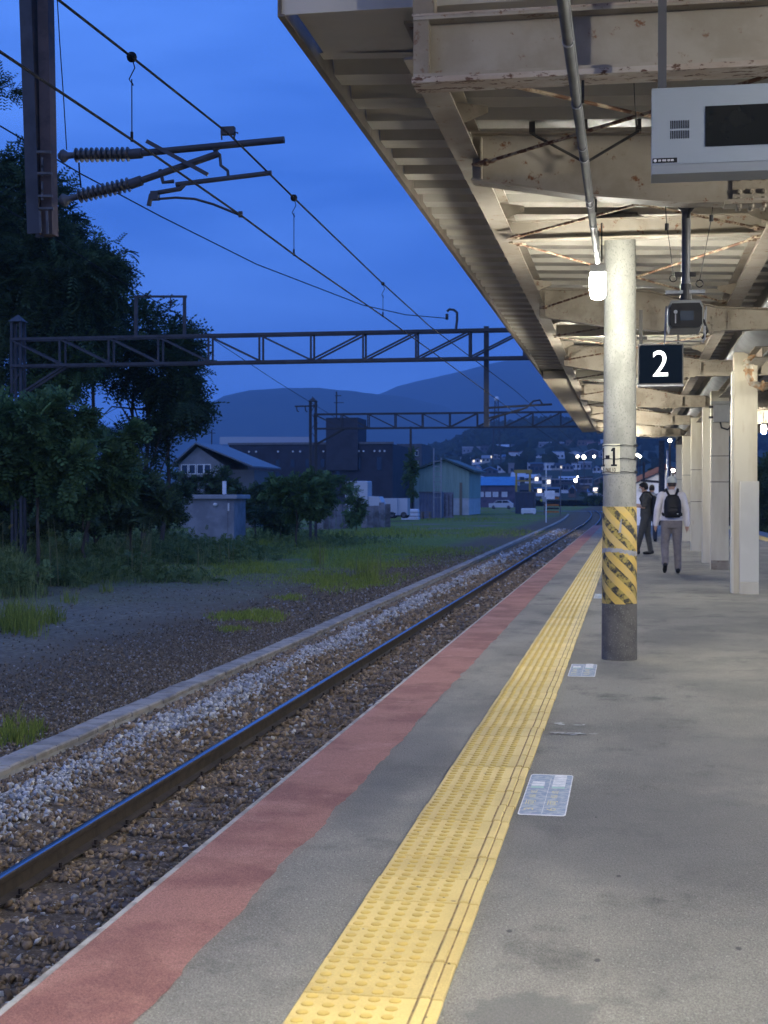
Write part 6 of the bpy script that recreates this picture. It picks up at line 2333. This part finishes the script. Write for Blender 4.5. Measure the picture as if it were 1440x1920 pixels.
g = MB().add([(-18, 216, GZ + .03), (14, 216, GZ + .03), (14, 224, GZ + .03), (-18, 224, GZ + .03)], [(0, 1, 2, 3)])
tag(g.build('road', M('crossing_road', (.16, .16, .17), rough=.9)), 'pale road crossing the tracks far away', kind='structure')

# ------------------------------------------------------------------ town on the slope
hill_m = M('wooded_slope', (.018, .028, .012), (.035, .045, .022), scale=.03, rough=.95)
PROF = [(330, 938), (360, 927), (450, 908), (600, 884), (800, 858), (1000, 838), (1150, 815), (1300, 800), (1500, 792)]


def slope_v(u, D):
    v = np.interp(D, [p[0] for p in PROF], [p[1] for p in PROF])
    k = np.interp(u, [300, 700, 840, 900, 1000, 1150, 1300, 1600, 2000], [.25, .45, .7, .9, 1.0, 1.02, .95, .9, .8])
    return 938 - (938 - v) * k


us, ds = list(range(200, 2041, 40)), [330, 360, 400, 450, 520, 600, 700, 800, 900, 1000, 1080, 1150, 1230, 1300, 1400, 1500]
g = MB()
for d in ds:
    for u in us: g.v.append(tuple(at(u, slope_v(u, d), D=d)))
nu = len(us)
for i in range(len(ds) - 1):
    for j in range(nu - 1): g.f.append((i * nu + j, i * nu + j + 1, (i + 1) * nu + j + 1, (i + 1) * nu + j)); g.m.append(0)
tag(g.build('hill', hill_m, smooth=True), 'low wooded hill rising behind the town', kind='structure')

wallc = [('white', M('town_white', (.62, .64, .66), (.52, .54, .56), scale=.4, rough=.8)), ('cream', M('town_cream', (.48, .45, .38), rough=.8)), ('grey', M('town_grey', (.24, .25, .28), rough=.8)), ('dark', M('town_dark', (.07, .075, .09), rough=.8)), ('brown', M('town_brown', (.14, .10, .085), rough=.8))]
roofc = [('blue', M('town_roof_blue', (.10, .20, .34), rough=.5)), ('grey', M('town_roof_grey', (.20, .22, .25), rough=.5)), ('red', M('town_roof_red', (.20, .07, .05), rough=.6)), ('pale', M('town_roof_pale', (.42, .46, .50), rough=.5)), ('black', M('town_roof_black', (.035, .037, .045), rough=.6))]
rt = random.Random(5)
ORD = ['first', 'second', 'third', 'fourth', 'fifth', 'sixth', 'seventh', 'eighth', 'ninth', 'tenth', 'eleventh', 'twelfth', 'thirteenth', 'fourteenth', 'fifteenth', 'sixteenth', 'seventeenth', 'eighteenth', 'nineteenth', 'twentieth']
ROWS = [(360, 'lowest', 885, 1125, 19, 15), (450, 'second', 800, 1130, 19, 14), (600, 'third', 790, 1130, 17, 12), (800, 'fourth', 815, 1130, 16, 10), (1000, 'topmost', 860, 1128, 22, 8)]
for D, row, ua, ub, step, px in ROWS:
    u, k = ua + rt.uniform(0, 8), 0
    while u < ub and k < 20:
        wpx = rt.uniform(.7, 1.5) * step * (1.0 if rt.random() < .8 else 1.7)
        dj = D + rt.uniform(-25, 25)
        base = at(u + wpx / 2, slope_v(u + wpx / 2, dj), D=dj)
        if not (D < 400 and (895 < u < 975)):
            wn_, wm = rt.choices(wallc, (5, 2, 3, 2, 1))[0]
            rn, rm = rt.choices(roofc, (3, 4, 1, 3, 2))[0]
            W = wpx * D / F
            Hh = rt.uniform(.8, 1.5) * px * D / F
            dp = W * rt.uniform(.6, 1)
            flat = rt.random() < .35
            t = thing('town_house', tuple(base), f'{wn_} {"flat roofed block" if flat else "gabled house"} with {rn} roof, {ORD[k]} along the {row} row of the far town', 'house', 'houses of the far town')
            x0, y0, z0 = base
            zz = z0 - 3
            if flat:
                MB().box(x0 - W / 2, x0 + W / 2, y0, y0 + dp, zz, z0 + Hh).build('wall', wm, t)
                MB().box(x0 - W / 2 - .2, x0 + W / 2 + .2, y0 - .2, y0 + dp + .2, z0 + Hh + .01, z0 + Hh + .45).build('roof', rm, t)
            elif rt.random() < .5:
                MB().prism([(x0 - W / 2, zz), (x0 + W / 2, zz), (x0 + W / 2, z0 + Hh * .62), (x0, z0 + Hh), (x0 - W / 2, z0 + Hh * .62)], 'y', y0, y0 + dp).build('wall', wm, t)
                MB().prism([(x0 - W * .56, z0 + Hh * .58), (x0, z0 + Hh + .02), (x0 + W * .56, z0 + Hh * .58), (x0 + W * .56, z0 + Hh * .68), (x0, z0 + Hh * 1.1), (x0 - W * .56, z0 + Hh * .68)], 'y', y0 - .5, y0 + dp + .5).build('roof', rm, t)
            else:
                MB().box(x0 - W / 2, x0 + W / 2, y0, y0 + dp, zz, z0 + Hh * .62).build('wall', wm, t)
                MB().prism([(y0 - .6, z0 + Hh * .6), (y0 + dp / 2, z0 + Hh * 1.05), (y0 + dp + .6, z0 + Hh * .6), (y0 + dp / 2, z0 + Hh * .9)], 'x', x0 - W * .55, x0 + W * .55).build('roof', rm, t)
            nw = max(1, int(wpx / 7))
            for j in range(nw):
                for fl in range(max(1, int(Hh * .6 / 3))):
                    xc = x0 - W / 2 + W * (j + .5) / nw
                    zc = z0 + .9 + fl * 2.9
                    lit = rt.random() < .07
                    MB().box(xc - .55, xc + .55, y0 - .05, y0 - .004, zc, zc + 1.2).build('window', lit_w if lit else glass_d, t)
            k += 1
        u += wpx * rt.uniform(.75, 1.25)

# woods on the hill, one far mass
nW = 5200
U, Dd = RNG.uniform(780, 1500, nW), RNG.uniform(560, 1480, nW)
vv = np.array([slope_v(u, d) for u, d in zip(U, Dd)])
keep = (Dd > 1030) | (RNG.uniform(size=nW) < .05)
P = np.array([at(u, v, D=d)[:] for u, v, d in zip(U[keep], vv[keep], Dd[keep])])
n = len(P)
sz = RNG.uniform(7, 15, n)
P[:, 2] += sz * .12
me = stone_mesh('forest', P, sz, tints(n, (.015, .026, .012), (.035, .052, .022)), M('forest_leaves', (1, 1, 1), (.6, .6, .6), scale=.8, rough=.95, attr=True, bump=1.0, bscale=1.2, dist=1.0))
tag(link('forest', me), 'dark woods covering the hill behind the town', kind='stuff')

# radio mast
D = 700
p = at(931, 880, D=D)
rm = thing('radio_mast', tuple(p), 'tall lattice radio mast with a white ball on top above the town', 'mast')
zt = at(0, 752, D=D).z
for sx in (-1, 1):
    for sy_ in (-1, 1): MB().bar((p.x + sx * 2.2, p.y + sy_ * 2.2, p.z), (p.x + sx * .8, p.y + sy_ * .8, zt), .35, .35).build('leg', gan_m, rm)
for k in range(9):
    s0 = 2.2 - 1.4 * k / 9
    z0 = p.z + (zt - p.z) * k / 9
    s1, z1 = 2.2 - 1.4 * (k + 1) / 9, p.z + (zt - p.z) * (k + 1) / 9
    MB().bar((p.x - s0, p.y - s0, z0), (p.x + s1, p.y - s1, z1), .2, .2).build('lacing', gan_m, rm)
    MB().bar((p.x + s0, p.y - s0, z0), (p.x - s1, p.y - s1, z1), .2, .2).build('lacing', gan_m, rm)
MB().ball((p.x, p.y, zt + 1.0), 1.3, 12).build('dome', white_m, rm)

# town lights
for i, (u, v, D, r, lb, s) in enumerate(((1095, 857, 420, .55, 'bright white floodlight over the far town beside the pole', 30), (1083, 856, 420, .42, 'smaller warm lamp just before the bright floodlight', 16), (1114, 856, 420, .38, 'small warm lamp just after the bright floodlight', 12),
                                         (1079, 901, 330, .42, 'street lamp low in the far town by the crossing', 28), (1083, 894, 345, .22, 'tiny lamp above the street lamp in the far town', 10), (1262, 882, 78, .09, 'round white lamp above the capped man', 60), (1195, 853, 160, .15, 'white lamp beside the edge of the concrete pole', 34), (1200, 856, 170, .15, 'second small white lamp beside the edge of the concrete pole', 30), (1256, 826, 60, .08, 'small lamp below the far canopy end', 14))):
    p = at(u, v, D=D)
    zb = GZ if D < 300 else at(u, slope_v(u, D), D=D).z - 1
    t = thing('street_lamp', (p.x, p.y, zb), lb, 'lamp', 'lamps in the distance')
    MB().ball(p, r, 10).build('globe', emis('far_lamp_%d' % s, (1.0, .93, .78), s), t)
    MB().tube([(p.x, p.y + r + .1, zb), (p.x, p.y + r + .1, p.z + .1), (p.x, p.y, p.z + r * .8)], max(.05, r * .2), 6).build('post', dark_m, t)

# ------------------------------------------------------------------ beyond the platform end
D = 92
a, pk, c = at(1180, 930, D=D), at(1246, 878, D=D), at(1312, 930, D=D)
sb = thing('station_shed', (a.x, a.y, GZ), 'white gabled shed with a red-brown roof beyond the platform end', 'building')
zE = at(0, 912, D=D).z
b = MB().prism([(a.x, GZ), (c.x, GZ), (c.x, zE), (pk.x, pk.z - .1), (a.x, zE)], 'y', a.y, a.y + 14)
b.build('wall', M('white_wall', (.80, .80, .80), (.72, .72, .72), scale=1, rough=.8), sb)
rbm = M('red_roof', (.16, .07, .055), (.12, .05, .04), scale=2, rough=.6)
MB().prism([(pk.x, pk.z - .09), (pk.x, pk.z + .28), (a.x - .6, zE + .15), (a.x - .6, zE - .22)], 'y', a.y - .8, a.y + 14.5).build('roof', rbm, sb)
MB().prism([(pk.x, pk.z - .09), (c.x + .6, zE - .22), (c.x + .6, zE + .15), (pk.x, pk.z + .28)], 'y', a.y - .8, a.y + 14.5).build('roof', rbm, sb)
lamp((.12, 87.5, 3.0), 'added unseen lamp brightening the shed wall beyond the platform end', glow=emis('shed_fill_diffuser', (1.0, .97, .9), 420.0 / (PI * .086)))  # assumed lamp, added out of sight behind the pole to brighten the shed wall
for k in range(3):
    x = a.x + (c.x - a.x) * (.2 + .28 * k)
    MB().box(x, x + .9, a.y - .06, a.y - .004, GZ + 1.0, GZ + 2.4).build('window', glass_d, sb)
for i, (u, v0, v1, w, D, lb) in enumerate(((1240.5, 826, 965, .15, 70, 'tall dark pole standing before the white shed'), (1207, 870, 960, .06, 72, 'slim dark post before the white shed'), (1253, 845, 905, .10, 84, 'pale grey pole behind the round white lamp'))):
    p = at(u, v1, D=D)
    t = thing('line_pole', (p.x, p.y, GZ), lb, 'pole')
    MB().tube([(p.x, p.y, GZ), (p.x, p.y, at(0, v0, D=D).z)], w, 10).build('shaft', galv if i == 2 else dark_m, t)
    if i == 0: MB().bar((p.x, p.y, at(0, 904, D=D).z), (at(1203, 0, D=D).x, p.y, at(0, 901, D=D).z), .12, .12).build('arm', dark_m, t)
    else: MB().lathe([(w * 1.3, 0), (w * .6, .1)], (p.x, p.y, at(0, v0, D=D).z), 8).build('cap', dark_m, t)
# dark trees and fence on the far side
for i, (u, v, D, ru, rv, n, lb) in enumerate(((1372, 915, 95, 40, 60, 500, 'dark tree seen between the two nearest cream pillars'), (1440, 930, 90, 45, 70, 700, 'dark tree past the pillar with the white cover'), (1490, 900, 100, 60, 90, 600, 'dark tree at the far side of the platform'), (1290, 905, 130, 60, 45, 500, 'dark tree behind the white shed'), (1150, 925, 240, 45, 12, 300, 'low dark hedge beyond the level crossing'))):
    c = at(u, v, D=D)
    plant('broadleaf_tree' if i != 4 else 'hedge', gnd(u, D), [bl(u, v, D, ru, rv, n), bl(u, v + rv * .5, D, ru, rv * .6, n // 2)], 'round', .7 if i != 4 else 1.2, DK, lb, 'tree' if i != 4 else 'hedge', None, trunk=(.15, c.x, c.y, c.z), limbs=6, seed=40 + i)

# ------------------------------------------------------------------ mountains
def ridge(name, D, prof, label, seed, depth):
    us = np.arange(-600, 3001, 12)
    base = np.interp(us, [p[0] for p in prof], [p[1] for p in prof])
    rr = np.random.default_rng(seed)
    nz_ = np.convolve(rr.normal(size=len(us) + 8), np.ones(9) / 9, 'valid') * 2.2
    rows = [(0.0, 0.0), (.12, .25), (.3, .5), (.5, .72), (.7, .88), (.88, .97), (1.0, 1.0), (1.15, .9)]
    g = MB()
    for t, hh in rows:
        for i, u in enumerate(us):
            wob = 1 + .10 * math.sin(u * .021 + t * 9 + seed) * (1 - hh) * hh * 4
            v = 936 - (936 - base[i] - nz_[i] * hh) * hh * wob
            g.v.append(tuple(at(u, v, D=D + depth * t)))
    n = len(us)
    for i in range(len(rows) - 1):
        for j in range(n - 1): g.f.append((i * n + j, i * n + j + 1, (i + 1) * n + j + 1, (i + 1) * n + j)); g.m.append(0)
    o = g.build(name, M('mountain_forest', (.016, .026, .014), (.03, .042, .024), scale=.012, rough=.95), smooth=True)
    return tag(o, label, kind='structure')


ridge('mountain', 3600, [(-600, 760), (0, 800), (250, 800), (340, 785), (385, 762), (420, 743), (470, 732), (540, 727), (600, 727), (660, 732), (700, 738), (760, 745), (830, 760), (900, 790), (1000, 820), (1400, 860), (3000, 880)], 'flat-topped blue mountain ridge behind the dark building', 3, 900)
ridge('mountain', 4600, [(-600, 880), (400, 850), (600, 790), (680, 752), (715, 738), (745, 724), (800, 710), (860, 697), (920, 682), (980, 671), (1040, 668), (1120, 690), (1200, 720), (1300, 705), (1450, 730), (1800, 760), (3000, 800)], 'higher misty blue mountain behind the gantry', 8, 1200)

# ------------------------------------------------------------------ air
hz_ = MB().box(-3990, 3990, -290, 6900, -6, 620)
o = hz_.build('haze', None)
hm = bpy.data.materials.new('haze_air')
hm.use_nodes = True
nt = hm.node_tree
nt.nodes.clear()
ou = nt.nodes.new('ShaderNodeOutputMaterial')
pv = nt.nodes.new('ShaderNodeVolumePrincipled')
pv.inputs['Color'].default_value = (.44, .71, 1.0, 1)
pv.inputs['Density'].default_value = HAZE
pv.inputs['Anisotropy'].default_value = 0.0
nt.links.new(pv.outputs['Volume'], ou.inputs['Volume'])
o.data.materials.clear()
o.data.materials.append(hm)
tag(o, 'thin evening haze over the valley', kind='stuff')
